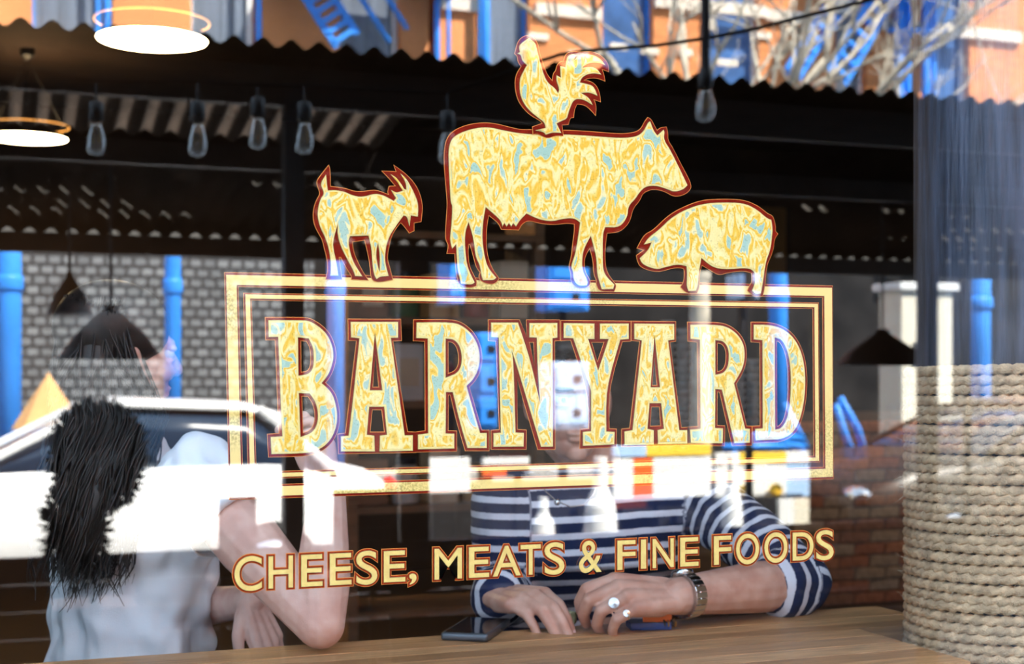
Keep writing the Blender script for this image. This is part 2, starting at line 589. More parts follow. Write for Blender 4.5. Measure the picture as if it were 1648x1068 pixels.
win.plate([[(WX0, WZ0), (WX1, WZ0), (WX1, WZ1), (WX0, WZ1)], [(WX0 + fw, WZ0 + fw), (WX0 + fw, WZ1 - fw), (WX1 - fw, WZ1 - fw), (WX1 - fw, WZ0 + fw)]], -0.05, 0.03)
win = struct(win.build('window_1', M_dark))
M_glass = glass_mat('window_glass', 0.118, (0.97, 0.975, 0.97))
MB().box(((WX0 + WX1) / 2, 0, (WZ0 + WZ1) / 2), ((WX1 - WX0) / 2 - fw + 0.005, 0.004, (WZ1 - WZ0) / 2 - fw + 0.005)).build('glass_pane', M_glass, win)

# brick lower part of the back wall, each brick its own piece
bm_ = MB().box((0, 0, 0), (0.1045, 0.05, 0.0325), bev=0.006)
brick_mesh = None
YP = 5.8
wx0 = at(1268, 800, YP).x
wall_part = struct(MB().box(((wx0 + X1) / 2, YP + 0.07, 0.59), ((X1 - wx0) / 2, 0.06, 0.59)).build('wall_partition', pmat('brown_mortar', (0.14, 0.095, 0.07), 0.95)))
bx0 = wx0 + 0.12
for r in range(15):
    for c in range(9):
        x = bx0 + c * 0.22 + (0.11 if r % 2 else 0)
        if brick_mesh is None:
            ob = bm_.build('brick', M_brick[0], wall_part)
            brick_mesh = [ob.data]
            for k in range(1, 4):
                me = ob.data.copy(); me.materials[0] = M_brick[k]; brick_mesh.append(me)
        else:
            ob = bpy.data.objects.new('brick', random.choice(brick_mesh)); COL.objects.link(ob); ob.parent = wall_part
        ob.location = (x, YP + 0.02 - random.uniform(0, 0.012), 0.04 + r * 0.075)

# ------------------------------------------------------------------ counter along the window
Z_TOP = 1.0
cx_end = at(1410, 968, 0.53).x
counter = thing('window_counter', 'wooden plank counter running along the shop window below the lettering', 'counter', (0.4, 0.3, 0))
edges = [0.06, 0.115, 0.17, 0.225, 0.285, 0.345, 0.392, 0.438, 0.484, 0.53]
for i in range(len(edges) - 1):
    a, b = edges[i], edges[i + 1]
    xe = 1.355 if b < 0.35 else cx_end
    MB().box(((-0.8 + xe) / 2, (a + b) / 2, Z_TOP - 0.024 - random.uniform(0, 0.0012)), ((xe + 0.8) / 2, (b - a) / 2 - 0.0007, 0.024), bev=0.002).build('plank', M_wood[i % 4], counter)
for x in (-0.7, 0.35, 1.25):
    MB().box((x, 0.28, (Z_TOP - 0.05) / 2), (0.03, 0.2, (Z_TOP - 0.05) / 2)).build('support', M_dark, counter)

# ------------------------------------------------------------------ the gilded sign behind the glass
def gp(px, py):
    p = at(px, py, 0.0085)
    return (p.x, p.z)

MM = 0.00078    # about one photo pixel on the glass, in metres

def area(lp):
    return 0.5 * sum(lp[i][0] * lp[(i + 1) % len(lp)][1] - lp[(i + 1) % len(lp)][0] * lp[i][1] for i in range(len(lp)))

def orient(lp, ccw):
    return lp if (area(lp) > 0) == ccw else lp[::-1]

def offset(lp, d):
    """grow the solid by d: outer loops run counter-clockwise, holes clockwise"""
    n = len(lp); out = []
    for i in range(n):
        p0, p1, p2 = lp[i - 1], lp[i], lp[(i + 1) % n]
        e1 = Vector((p1[0] - p0[0], p1[1] - p0[1])); e2 = Vector((p2[0] - p1[0], p2[1] - p1[1]))
        if e1.length < 1e-9 or e2.length < 1e-9:
            out.append(p1); continue
        e1.normalize(); e2.normalize()
        n1 = Vector((e1.y, -e1.x)); n2 = Vector((e2.y, -e2.x))
        k = 1 + n1.dot(n2)
        mv = (n1 + n2) / max(k, 0.35)
        out.append((p1[0] + mv.x * d, p1[1] + mv.y * d))
    return out

def smooth_loop(lp, it=2, lim=48):
    for _ in range(it):
        n = len(lp); out = []
        for i in range(n):
            p0, p1, p2 = lp[i - 1], lp[i], lp[(i + 1) % n]
            a = math.atan2(p1[1] - p0[1], p1[0] - p0[0]); b = math.atan2(p2[1] - p1[1], p2[0] - p1[0])
            d = abs((b - a + math.pi) % (2 * math.pi) - math.pi)
            if d < math.radians(lim):
                out.append((p1[0] * 0.75 + p0[0] * 0.25, p1[1] * 0.75 + p0[1] * 0.25))
                out.append((p1[0] * 0.75 + p2[0] * 0.25, p1[1] * 0.75 + p2[1] * 0.25))
            else:
                out.append(p1)
        lp = out
    return lp

def crop(pts, bx, by, s):
    return [(bx + x / s, by + y / s) for x, y in pts]

sign = thing('window_sign', 'gilded farm animal sign with red outlined lettering on the window glass', 'window sign', (0.7, 0.006, 1.42))
YL = [(0.0086, 0.0089), (0.0091, 0.0094), (0.0096, 0.0099), (0.0101, 0.0104), (0.0106, 0.0109)]   # leaf, rim, shade, red, hairline

def emblem(name, outer, holes, gold=None, gold_holes=None, label=None, ring=4.3, rim=3.2, lim=48, sm=2, halo=1.0, leafm=None, lift=0.0):
    G = lambda lp, ccw: smooth_loop(orient([gp(*p) for p in lp], ccw), sm, lim)
    o = [G(outer, True)] + [G(h, False) for h in holes]
    if gold is None:
        g = [offset(l, -ring * MM) for l in o]
    else:
        g = [G(gold, True)] + [G(h, False) for h in (gold_holes or [])]
    red = MB()
    ys = [(a + lift, b + lift) for a, b in YL]
    red.plate(o, *ys[3], mi=0)
    if halo:
        red.plate([offset(l, halo * MM) for l in o], *ys[4], mi=1)
    ob = red.build(name, [M_red, M_halo], sign)
    if label:
        ob['label'] = label
    sh = MB().plate([offset(l, 0.7 * MM) for l in g], *ys[2]).build('shade_line', M_shade, ob)
    ri = MB().plate(g, *ys[1]).build('gold_rim', M_rim, ob)
    if rim:
        MB().plate([offset(l, -rim * MM) for l in g], *ys[0]).build('leaf_fill', leafm or M_leaf, ob)
    return ob

# border
TL, TR, BR, BL = (362.2, 438.3), (1340.8, 459.8), (1342.5, 770.0), (370.0, 803.8)
def rect(ix, iy, ccw):
    c = [gp(*p) for p in (BL, BR, TR, TL)]
    x0 = c[0][0] + ix * MM; x1 = c[1][0] - ix * MM
    bl = (c[0][0] + ix * MM, c[0][1] + iy * MM); br = (c[1][0] - ix * MM, c[1][1] + iy * MM)
    tr = (c[2][0] - ix * MM, c[2][1] - iy * MM); tl = (c[3][0] + ix * MM, c[3][1] - iy * MM)
    return orient([bl, br, tr, tl], ccw)
fb = MB()
fb.plate([rect(0, 0, True), rect(19.5, 20.0, False)], *YL[3], mi=0)
fb.plate([rect(-0.8, -0.8, True), rect(20.3, 20.8, False)], *YL[4], mi=1)
border = fb.build('border_frame', [M_red, M_halo], sign)
MB().plate([rect(1.8, 3.4, True), rect(17.2, 17.8, False)], *YL[1]).build('gold_band', M_gold, border)
fb = MB()
fb.plate([rect(28.0, 30.2, True), rect(39.2, 39.8, False)], *YL[3], mi=0)
fb.plate([rect(27.2, 29.4, True), rect(40.0, 40.6, False)], *YL[4], mi=1)
inner = fb.build('inner_border', [M_red, M_halo], sign)
MB().plate([rect(30.2, 31.8, True), rect(37.2, 37.8, False)], *YL[1]).build('gold_band', M_gold, inner)

# big letters
c1 = lambda p: crop(p, 420, 500, 4.45)
c2 = lambda p: crop(p, 650, 500, 4.45)
c3 = lambda p: crop(p, 840, 500, 4.45)
c4 = lambda p: crop(p, 1090, 500, 4.45)
emblem('letter', c1([(35,48),(300,48),(335,52),(370,62),(440,105),(500,170),(535,260),(541,340),(520,420),(497,470),(462,515),(508,555),(545,620),(568,740),(560,830),(530,910),(480,975),(400,1022),(300,1040),(58,1045),(50,885),(135,880),(125,700),(115,400),(106,205),(38,205)]),
       [c1([(285,210),(330,215),(355,260),(362,330),(358,400),(335,435),(288,442)]), c1([(292,608),(340,610),(375,660),(392,730),(388,800),(360,855),(302,877)])])
emblem('letter', c1([(628,60),(1002,62),(1008,210),(945,214),(1000,560),(1052,868),(1108,870),(1108,1012),(560,1022),(555,885),(610,876),(650,540),(690,212),(630,208)]),
       [c1([(822,310),(800,548),(850,548)]), c1([(798,706),(870,706),(890,870),(782,870)])],
       c1([(645,80),(982,80),(982,190),(930,192),(1030,893),(1088,892),(1088,1000),(852,1005),(855,895),(905,888),(885,685),(775,685),(758,888),(812,895),(815,1005),(575,1005),(575,900),(630,895),(655,700),(708,195),(648,188)]), [c1([(817,158),(780,570),(872,570)])])
emblem('letter', c2([(75,65),(350,62),(430,90),(500,150),(550,240),(565,340),(550,430),(510,505),(470,543),(500,650),(560,856),(612,856),(612,1000),(445,1000),(385,800),(338,600),(320,600),(318,860),(380,862),(380,1003),(85,1010),(85,870),(158,860),(155,215),(72,212)]),
       [c2([(318,218),(355,222),(385,258),(400,320),(396,390),(370,432),(318,452)])])
emblem('letter', c2([(610,65),(830,65),(886,188),(883,66),(1118,66),(1120,210),(1082,213),(1085,990),(965,992),(905,790),(815,480),(815,850),(880,855),(878,990),(630,990),(630,857),(690,853),(665,215),(610,212)]),
       [c2([(900,222),(936,222),(940,400)])],
       c2([(628,85),(818,85),(905,345),(978,665),(960,400),(955,190),(902,188),(902,88),(1100,88),(1100,190),(1065,195),(1068,970),(985,972),(790,320),(772,285),(785,350),(800,872),(860,875),(858,970),(645,972),(645,878),(697,872),(682,190),(628,186)]), [], lim=20)
emblem('letter', c3([(285,70),(782,75),(782,215),(722,218),(622,570),(628,845),(680,848),(680,972),(420,985),(425,850),(485,845),(480,580),(355,207),(285,212)]),
       [c3([(500,222),(595,222),(545,370)])],
       c3([(302,88),(520,92),(520,200),(475,200),(548,430),(625,200),(562,200),(562,92),(765,92),(765,200),(705,205),(602,560),(605,865),(665,868),(662,955),(440,965),(440,868),(498,862),(498,570),(370,195),(302,192)]), [], lim=20)
emblem('letter', c3([(790,75),(1105,78),(1105,215),(1062,222),(1145,838),(1203,835),(1205,960),(720,972),(720,848),(778,842),(850,215),(790,210)]),
       [c3([(952,330),(935,535),(975,535)]), c3([(930,685),(992,685),(1000,825),(920,828)])],
       c3([(808,92),(1092,95),(1092,205),(1048,210),(1128,855),(1185,855),(1185,948),(978,952),(975,855),(1020,845),(1000,660),(915,660),(900,845),(945,855),(945,955),(738,960),(738,865),(795,855),(862,210),(808,200)]), [c3([(952,172),(922,548),(992,548)])])
emblem('letter', c4([(80,82),(300,82),(380,105),(450,160),(495,240),(502,340),(480,430),(425,522),(450,620),(500,826),(537,828),(537,960),(400,965),(375,860),(310,580),(290,578),(288,822),(345,825),(342,965),(85,962),(78,835),(155,828),(150,222),(82,215)]),
       [c4([(290,228),(325,232),(352,270),(358,330),(350,395),(325,430),(290,437)])])
emblem('letter', c4([(535,82),(660,82),(760,108),(850,180),(910,300),(935,450),(930,620),(900,770),(850,880),(760,935),(660,940),(550,945),(545,828),(600,825),(598,225),(535,220)]),
       [c4([(715,212),(745,222),(785,310),(803,450),(798,650),(775,770),(740,825),(718,830)])])

# animals
LIFT = -0.00215
A_ = lambda p: crop(p, 700, 180, 5.086)
B_ = lambda p: crop(p, 900, 180, 5.087)
C_ = lambda p: crop(p, 700, 330, 5.316)
cow_o = (A_([(76,400),(80,300),(95,230),(130,175),(200,130),(300,100),(400,90),(500,98),(600,125),(700,148),(800,147)]) +
         B_([(0,150),(200,158),(400,175),(520,182),(620,170),(670,140),(700,80),(725,48),(750,60),(775,110),(800,155),(830,130),(875,125),(888,180),(885,230),(930,300),(1000,440),(1085,600),(1060,650),(1000,685),(930,688),(880,655),(800,630),(740,635),(680,665),(660,720),(600,790),(580,880),(550,930),(490,980),(400,990)]) +
         C_([(1470,235),(1455,330),(1450,480),(1470,580),(1530,660),(1550,690),(1530,738),(1410,735),(1380,680),(1385,640),(1360,590),(1355,470),(1325,365),(1300,400),(1272,470),(1280,570),(1325,640),(1325,680),(1280,710),(1215,705),(1165,660),(1165,580),(1145,530),(1170,440),(1180,330),(1195,230),(1195,160),(1130,150),(1030,165),(900,155),(800,125),(740,160),(715,210),(570,205),(545,150),(458,82),(440,180),(435,330),(450,450),(490,550),(545,625),(520,665),(470,675),(395,650),(375,612),(390,575),(355,530),(335,450),(300,330),(286,330),(280,400),(290,520),(330,600),(355,650),(350,690),(290,705),(210,680),(195,630),(180,560),(172,412),(105,410),(120,340),(90,290),(95,180),(108,0)]) +
         A_([(100,700),(86,550)]))
cow_g = (A_([(112,440),(110,310),(130,230),(180,185),(300,140),(430,125),(560,155),(700,180),(850,190)]) +
         B_([(0,185),(200,195),(450,215),(560,215),(640,200),(690,160),(725,88),(740,80),(770,160),(800,195),(850,150),(858,165),(850,230),(910,320),(1045,600),(1010,635),(940,655),(880,630),(780,600),(700,610),(650,660),(620,710),(560,770),(555,860),(490,945),(375,942)]) +
         C_([(1450,190),(1430,250),(1430,480),(1440,590),(1530,680),(1520,715),(1425,718),(1400,640),(1385,580),(1380,440),(1330,260),(1280,350),(1255,430),(1255,560),(1305,650),(1295,685),(1230,690),(1185,650),(1180,570),(1160,525),(1195,430),(1215,330),(1230,220),(1240,150),(1190,110),(1090,115),(1000,140),(880,120),(780,70),(720,130),(690,180),(665,150),(650,180),(630,150),(610,180),(590,150),(575,178),(560,125),(430,15),(405,150),(400,300),(420,440),(450,540),(520,620),(500,640),(410,640),(395,600),(385,520),(345,440),(330,290),(285,140),(250,240),(255,400),(275,540),(335,660),(310,680),(220,670),(205,600),(190,540),(180,330),(145,370),(125,290),(140,180),(150,0)]) +
         A_([(128,750),(118,560)]))
emblem('cow_emblem', cow_o, [], cow_g, [], 'gilded standing cow, the largest animal of the sign', rim=3.0, lim=62, lift=LIFT)
R_ = lambda p: crop(p, 800, 40, 5.34)
emblem('rooster_emblem', R_([(265,92),(305,105),(345,170),(355,240),(385,330),(420,430),(470,490),(478,420),(500,400),(510,350),(540,320),(570,318),(575,275),(605,240),(660,232),(700,240),(780,232),(860,250),(920,300),(950,350),(950,402),(920,390),(890,380),(910,430),(918,482),(850,455),(770,460),(735,480),(800,490),(850,530),(875,600),(880,660),(820,640),(845,700),(838,775),(790,720),(740,685),(680,680),(655,730),(650,795),(620,800),(605,855),(550,860),(555,910),(560,955),(500,950),(430,975),(390,960),(340,935),(305,940),(300,880),(385,850),(370,825),(270,770),(190,680),(155,580),(150,480),(165,420),(205,360),(175,320),(170,270),(148,250),(160,200),(175,150),(210,110)]), [],
       R_([(265,120),(320,160),(330,210),(350,290),(380,400),(420,500),(490,550),(515,595),(530,560),(500,480),(505,440),(540,460),(535,360),(580,370),(590,280),(640,255),(665,265),(650,310),(700,265),(800,258),(870,290),(920,350),(860,325),(780,330),(735,355),(725,372),(830,365),(885,430),(800,415),(720,450),(700,500),(750,510),(820,530),(850,610),(780,580),(710,590),(780,630),(810,690),(730,640),(650,640),(615,720),(600,770),(590,810),(540,830),(500,850),(520,890),(540,930),(470,925),(410,945),(390,920),(320,910),(410,890),(400,840),(330,790),(240,710),(190,610),(185,480),(210,420),(250,350),(205,310),(200,265),(170,250),(190,240),(180,200),(195,165)]), [],
       'gilded rooster standing on the back of the cow', rim=2.0, lim=62, lift=2 * LIFT)
P_ = lambda p: crop(p, 1000, 300, 4.454)
emblem('pig_emblem', P_([(110,495),(165,455),(115,440),(165,345),(230,315),(330,215),(430,155),(570,100),(700,92),(870,95),(980,140),(1050,200),(1085,210),(1105,290),(1100,320),(1120,340),(1095,375),(1090,440),(1065,510),(1040,560),(1025,730),(1010,785),(955,790),(905,745),(915,720),(940,680),(935,620),(880,600),(760,615),(700,635),(640,600),(575,560),(555,640),(560,720),(540,765),(470,765),(425,720),(450,680),(455,600),(440,580),(370,580),(260,615),(140,580),(115,530)]), [],
       P_([(130,515),(190,460),(215,400),(160,415),(190,370),(270,310),(350,230),(450,170),(580,125),(720,115),(870,120),(960,160),(1040,230),(1070,240),(1080,300),(1075,360),(1065,450),(1030,540),(1005,720),(995,765),(960,770),(935,745),(960,680),(955,610),(900,580),(760,595),(650,580),(570,510),(550,620),(545,700),(530,745),(480,748),(465,715),(470,640),(465,570),(400,555),(300,580),(250,595),(150,560)]), [],
       'gilded pig standing at the right end of the border', rim=3.0, lim=62, lift=LIFT)
T_ = lambda p: crop(p, 480, 250, 5.086)
emblem('goat_emblem', T_([(248,85),(160,195),(152,230),(175,290),(180,318),(150,370),(130,425),(122,500),(135,570),(165,630),(200,690),(218,770),(240,850),(245,945),(228,1010),(355,1012),(345,940),(330,830),(350,830),(400,930),(440,985),(437,1012),(570,1018),(520,945),(450,800),(440,705),(545,690),(570,790),(590,900),(595,990),(615,1025),(660,1035),(770,1015),(750,930),(725,850),(730,790),(760,650),(830,550),(845,548),(910,632),(945,615),(945,550),(1003,540),(1015,430),(1005,350),(970,260),(900,170),(785,83),(805,135),(690,130),(740,180),(800,252),(745,255),(732,300),(745,325),(640,285),(580,290),(510,300),(450,295),(380,270),(260,255),(258,110)]), [],
       T_([(225,160),(180,230),(205,290),(210,320),(180,360),(160,440),(158,510),(180,590),(215,660),(245,740),(265,850),(265,950),(262,982),(325,982),(310,880),(285,770),(280,700),(322,555),(320,640),(345,740),(400,850),(450,940),(465,985),(520,988),(450,880),(420,790),(405,700),(420,660),(575,655),(600,770),(605,880),(620,980),(640,1010),(665,990),(735,985),(710,890),(705,820),(725,690),(800,570),(860,490),(890,500),(908,580),(918,490),(975,500),(980,400),(950,320),(915,250),(880,190),(835,150),(880,220),(885,285),(850,270),(810,190),(755,155),(830,240),(855,290),(800,310),(760,285),(780,320),(800,350),(780,375),(690,325),(620,315),(520,345),(440,330),(380,300),(300,285),(240,290),(230,230)]),
       [T_([(650,715),(630,800),(645,900),(665,960),(668,850),(662,770)])], 'gilded goat standing at the left end of the border', rim=2.4, lim=62, lift=LIFT)

# tagline: one letter after another, all of one cap height on the glass
def glyph(ch):
    cu = bpy.data.curves.new('t', 'FONT'); cu.body = ch; cu.resolution_u = 6
    ob = bpy.data.objects.new('t', cu); COL.objects.link(ob)
    dg = bpy.context.evaluated_depsgraph_get(); dg.update()
    c = ob.to_curve(dg)
    loops = []
    for sp in c.splines:
        bp = sp.bezier_points
        if len(bp):
            lp = []; n = len(bp)
            for i in range(n):
                a, b = bp[i], bp[(i + 1) % n]
                straight = (a.handle_right - a.co).cross(b.co - a.co).length < 1e-5 and (b.handle_left - b.co).cross(b.co - a.co).length < 1e-5
                k = 1 if straight else 7
                for j in range(k):
                    t = j / k
                    p = a.co * (1 - t) ** 3 + a.handle_right * 3 * t * (1 - t) ** 2 + b.handle_left * 3 * t * t * (1 - t) + b.co * t ** 3
                    lp.append((p.x, p.y))
        else:
            lp = [(p.co.x, p.co.y) for p in sp.points]
        q = []
        for p in lp:
            if not q or math.hypot(p[0] - q[-1][0], p[1] - q[-1][1]) > 1e-4:
                q.append(p)
        if math.hypot(q[0][0] - q[-1][0], q[0][1] - q[-1][1]) < 1e-4:
            q.pop()
        loops.append(q)
    ob.to_curve_clear()
    bpy.data.objects.remove(ob); bpy.data.curves.remove(cu)
    return loops

def inside(p, lp):
    r = False; n = len(lp)
    for i in range(n):
        a, b = lp[i], lp[i - 1]
        if (a[1] > p[1]) != (b[1] > p[1]) and p[0] < (b[0] - a[0]) * (p[1] - a[1]) / (b[1] - a[1]) + a[0]:
            r = not r
    return r

tag_chars = [('C',48,298,0),('H',322,548,0),('E',585,785,0),('E',815,1018,0),('S',1028,1225,0),('E',1250,1450,0),(',',1455,1540,0),
             ('M',85,332,1),('E',362,550,1),('A',555,803,1),('T',778,965,1),('S',970,1155,1),('&',1248,1452,1),
             ('F',50,198,2),('I',215,272,2),('N',297,465,2),('E',490,638,2),('F',725,865,2),('O',880,1060,2),('O',1078,1258,2),('D',1275,1440,2),('S',1440,1580,2)]
base = [(365, 4.994), (680, 4.994), (980, 4.337)]
zb = gp(440, 949.5)[1]; zt = gp(440, 892.0)[1]      # outer edge of the outline
OUT = 3.1 * MM
GL = {}
for ch, a, b, k in tag_chars:
    if ch not in GL:
        GL[ch] = glyph(ch)
    lps = GL[ch]
    x0 = gp(base[k][0] + a / base[k][1], 920)[0] + OUT; x1 = gp(base[k][0] + b / base[k][1], 920)[0] - OUT
    gx0 = min(p[0] for l in lps for p in l); gx1 = max(p[0] for l in lps for p in l)
    gy0 = min(p[1] for l in lps for p in l); gy1 = max(p[1] for l in lps for p in l)
    z0, z1 = zb + OUT, zt - OUT
    if ch in 'CSO&':
        z0 -= 2.0 * MM; z1 += 2.0 * MM
    if ch == ',':
        z1 = z0 + (zt - zb) * 0.20; z0 = z0 - (zt - zb) * 0.10
    pl = [[(x0 + (p[0] - gx0) / (gx1 - gx0) * (x1 - x0), z0 + (p[1] - gy0) / (gy1 - gy0) * (z1 - z0)) for p in l] for l in lps]
    res = []
    for i, l in enumerate(pl):
        dep = sum(inside(l[0], m) for j, m in enumerate(pl) if j != i)
        res.append((dep, orient(l, dep % 2 == 0)))
    res.sort(key=lambda t: t[0])
    lo = [l for _, l in res]
    red = MB()
    red.plate([offset(l, OUT) for l in lo], *YL[3], mi=0)
    red.plate([offset(l, OUT + 0.9 * MM) for l in lo], *YL[4], mi=1)
    ob = red.build('small_letter', [M_red2, M_halo], sign)
    MB().plate([offset(l, 0.9 * MM) for l in lo], *YL[2]).build('shade_line', M_shade, ob)
    MB().plate([offset(l, 0.2 * MM) for l in lo], *YL[1]).build('gold_face', M_face, ob)

# ------------------------------------------------------------------ the street outside, mirrored in the glass
def sy(D):
    return -(D - CAM_D)
struct(MB().box((1, -1.62, -0.07), (12, 1.62, 0.07)).build('pavement', M_concrete))
struct(MB().box((1, -10.3, -0.20), (18, 7.06, 0.06)).build('road', M_asphalt))
struct(MB().box((1, -17.85, -0.07), (18, 0.5, 0.07)).build('far_pavement', M_concrete))

# dining shed at the kerb: corrugated roof, dark posts, boarded rail
shed = thing('dining_shed', 'dark outdoor dining shed with corrugated roof mirrored across the window', 'shed', (1.5, -4.8, 0))
def roof_z(D):
    return 2.63 - 0.192 * (D - 5.2)
def sheet(x0, x1, Ds, mat, holes=None):
    mb = MB(); n = int((x1 - x0) / 0.0125) + 1
    vs, fs, mi = [], [], []
    for D in Ds:
        for i in range(n):
            x = x0 + i * 0.0125
            vs.append((x, sy(D), roof_z(D) + 0.017 * math.sin(2 * math.pi * x / 0.105)))
    m = len(vs)
    vs += [(a, b, c + 0.003) for a, b, c in vs]
    for j in range(len(Ds) - 1):
        for i in range(n - 1):
            a = j * n + i
            k = 1 if holes and holes(j, i) else 0
            mi += [k, k]
            fs.append((a, a + 1, a + n + 1, a + n)); fs.append((a + m, a + n + m, a + n + 1 + m, a + 1 + m))
    for i in range(n - 1):
        fs.append((i, i + m, i + 1 + m, i + 1)); mi.append(0)
    mb.add(vs, fs); mb.m = mi
    return mb.build('roof_sheet', [mat, M_gap], shed, smooth=True)
RX0, RX1 = -1.9, 7.8
xm = street(640, 150, 5.9).x
sheet(RX0, RX1, [5.2, 5.4, 5.64], M_roof)
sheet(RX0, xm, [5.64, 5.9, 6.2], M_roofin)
sheet(xm, RX1, [5.64, 5.9, 6.2], M_roof)
rng = random.Random(3)
hole_set = set()
for j in (2, 5, 8, 10):
    i = 0
    while i < 620:
        run = rng.randint(2, 7)
        if rng.random() < 0.55:
            for k in range(run):
                for q in range(4):
                    hole_set.add((j, i + k * 8 + q))
        i += run * 8 + rng.randint(6, 30)
sheet(RX0, RX1, [6.2, 6.55, 6.75, 6.775, 6.9, 7.0, 7.02, 7.15, 7.2, 7.22, 7.35, 7.375, 7.7], M_roof, lambda j, i: (j, i) in hole_set)
MB().box(((RX0 + RX1) / 2, sy(7.73), roof_z(7.7) + 0.0), ((RX1 - RX0) / 2, 0.004, 0.04)).build('flashing', pmat('dull_zinc', (0.14, 0.135, 0.13), 0.7), shed)
for D, h in ((5.36, 0.075), (6.24, 0.05), (7.66, 0.05)):
    MB().box(((RX0 + RX1) / 2, sy(D), roof_z(D) - 0.02 - h), ((RX1 - RX0) / 2, 0.03, h)).build('beam', M_dark, shed)
for px, D, hw in ((471, 5.36, 0.036), (-420, 5.36, 0.036), (1492, 5.36, 0.03), (664, 7.66, 0.085), (1700, 7.66, 0.06), (-60, 7.66, 0.05)):
    x = street(px, 600, D).x
    MB().box((x, sy(D), (roof_z(D) - 0.08 - 0.14) / 2), (hw, 0.04, (roof_z(D) - 0.08 + 0.14) / 2)).build('post', M_black, shed)
zr = street(300, 884, 7.6).z
k = 0
z = zr
while z > -0.1:
    MB().box(((RX0 + RX1) / 2, sy(7.6), z - 0.07), ((RX1 - RX0) / 2, 0.02, 0.066), bev=0.004).build('rail_board', M_black, shed)
    z -= 0.14

# dark pendant shades hanging in the shed
def shed_lamp(px, py, wpx, hpx, D, label):
    p = street(px, py, D)
    s = (p - Vector((0, -CAM_D, EYE))).length * 0
    k = street(px + wpx / 2, py, D).x - street(px - wpx / 2, py, D).x
    h = street(px, py - hpx, D).z - p.z
    t = thing('pendant_lamp', label, 'lamp', (p.x, p.y, p.z))
    MB().lathe(p, [(k * 0.5, 0), (k * 0.49, 0.01), (k * 0.34, h * 0.5), (k * 0.12, h * 0.92), (k * 0.08, h), (k * 0.07, h * 1.1), (0.012, h * 1.14)], 28).build('lamp_shade', M_black, t, True)
    MB().tube([p + Vector((0, 0, h * 1.1)), Vector((p.x, p.y, roof_z(D)))], 0.007, 6).build('cord', M_black, t)
shed_lamp(178, 578, 170, 78, 6.6, 'wide black pendant shade mirrored above the brown haired woman')
shed_lamp(112, 506, 76, 60, 6.95, 'small black pendant shade mirrored at the far left')
shed_lamp(1420, 588, 126, 52, 6.6, 'wide black pendant shade mirrored beside the rope wrapped post')

# cafe chairs with black slatted backs standing in the shed
def cafe_chair(px0, px1, py0, D, label):
    xa, xb = street(px0, 800, D).x, street(px1, 800, D).x
    ztop = street((px0 + px1) / 2, py0, D).z
    y = sy(D); zs = 0.45
    t = thing('cafe_chair', label, 'chair', ((xa + xb) / 2, y, -0.14), 'chairs in the dining shed')
    n_ = max(3, int((ztop - zs) / 0.055)); hh = (ztop - zs) / n_ / 2
    for q in range(n_):
        MB().box(((xa + xb) / 2, y, zs + hh + q * 2 * hh), ((xb - xa) / 2, 0.012, hh * 0.97), bev=0.002).build('back_slat', M_black, t)
    MB().box(((xa + xb) / 2, y - 0.2, zs - 0.02), ((xb - xa) / 2, 0.2, 0.02), bev=0.006).build('seat', M_black, t)
    for x in (xa + 0.02, xb - 0.02):
        MB().box((x, y, (ztop - 0.14) / 2), (0.016, 0.016, (ztop + 0.14) / 2)).build('leg', M_black, t)
        MB().box((x, y - 0.38, (zs - 0.04 - 0.14) / 2), (0.016, 0.016, (zs - 0.04 + 0.14) / 2)).build('leg', M_black, t)
cafe_chair(352, 412, 800, 6.5, 'narrow black slatted chair mirrored over the sleeve of the woman')
cafe_chair(536, 640, 786, 6.5, 'wide black slatted chair mirrored below the first letters of the lettering')

# dark shrub in a planter box, added to block the white car's reflection
t = thing('potted_shrub', 'dark furry shrub in a black planter added to block the mirrored white car', 'shrub', street(150, 1100, 6.2))
c = street(150, 760, 6.2)
MB().box((c.x, c.y, 0.16), (0.17, 0.16, 0.30), bev=0.01).build('planter', M_black, t)
lf = MB()
rr = random.Random(5)
for i in range(9000):
    a = rr.uniform(0, 2 * math.pi); b = math.acos(rr.uniform(-1, 1)); q = rr.uniform(0.1, 1.0)
    d = Vector((math.sin(b) * math.cos(a), math.sin(b) * math.sin(a), math.cos(b)))
    if i % 3:
        p = street(158, 735, 6.2) + Vector((d.x * 0.185 * q, d.y * 0.15 * q, d.z * 0.235 * q))
    else:
        p = street(122, 850, 6.2) + Vector((d.x * 0.125 * q, d.y * 0.12 * q, d.z * 0.24 * q))
    e = (d + Vector((rr.uniform(-.5, .5), rr.uniform(-.5, .5), rr.uniform(-.3, .6)))).normalized() * rr.uniform(0.03, 0.06)
    s_ = e.orthogonal().normalized() * 0.009
    lf.add([p - s_, p + s_, p + e * 0.6 + s_ * 0.7, p + e], [(0, 1, 2, 3)])
M_leaf_dark = pmat('dark_leaf', (0.014, 0.013, 0.010), 0.7)
lf.build('foliage', M_leaf_dark, t, kind='stuff')
MB().tube([Vector((c.x, c.y, 0.4)), c + Vector((0.01, 0, -0.05)), c + Vector((0, 0, 0.15))], [0.02, 0.016, 0.006], 8).build('stem', M_dark, t)

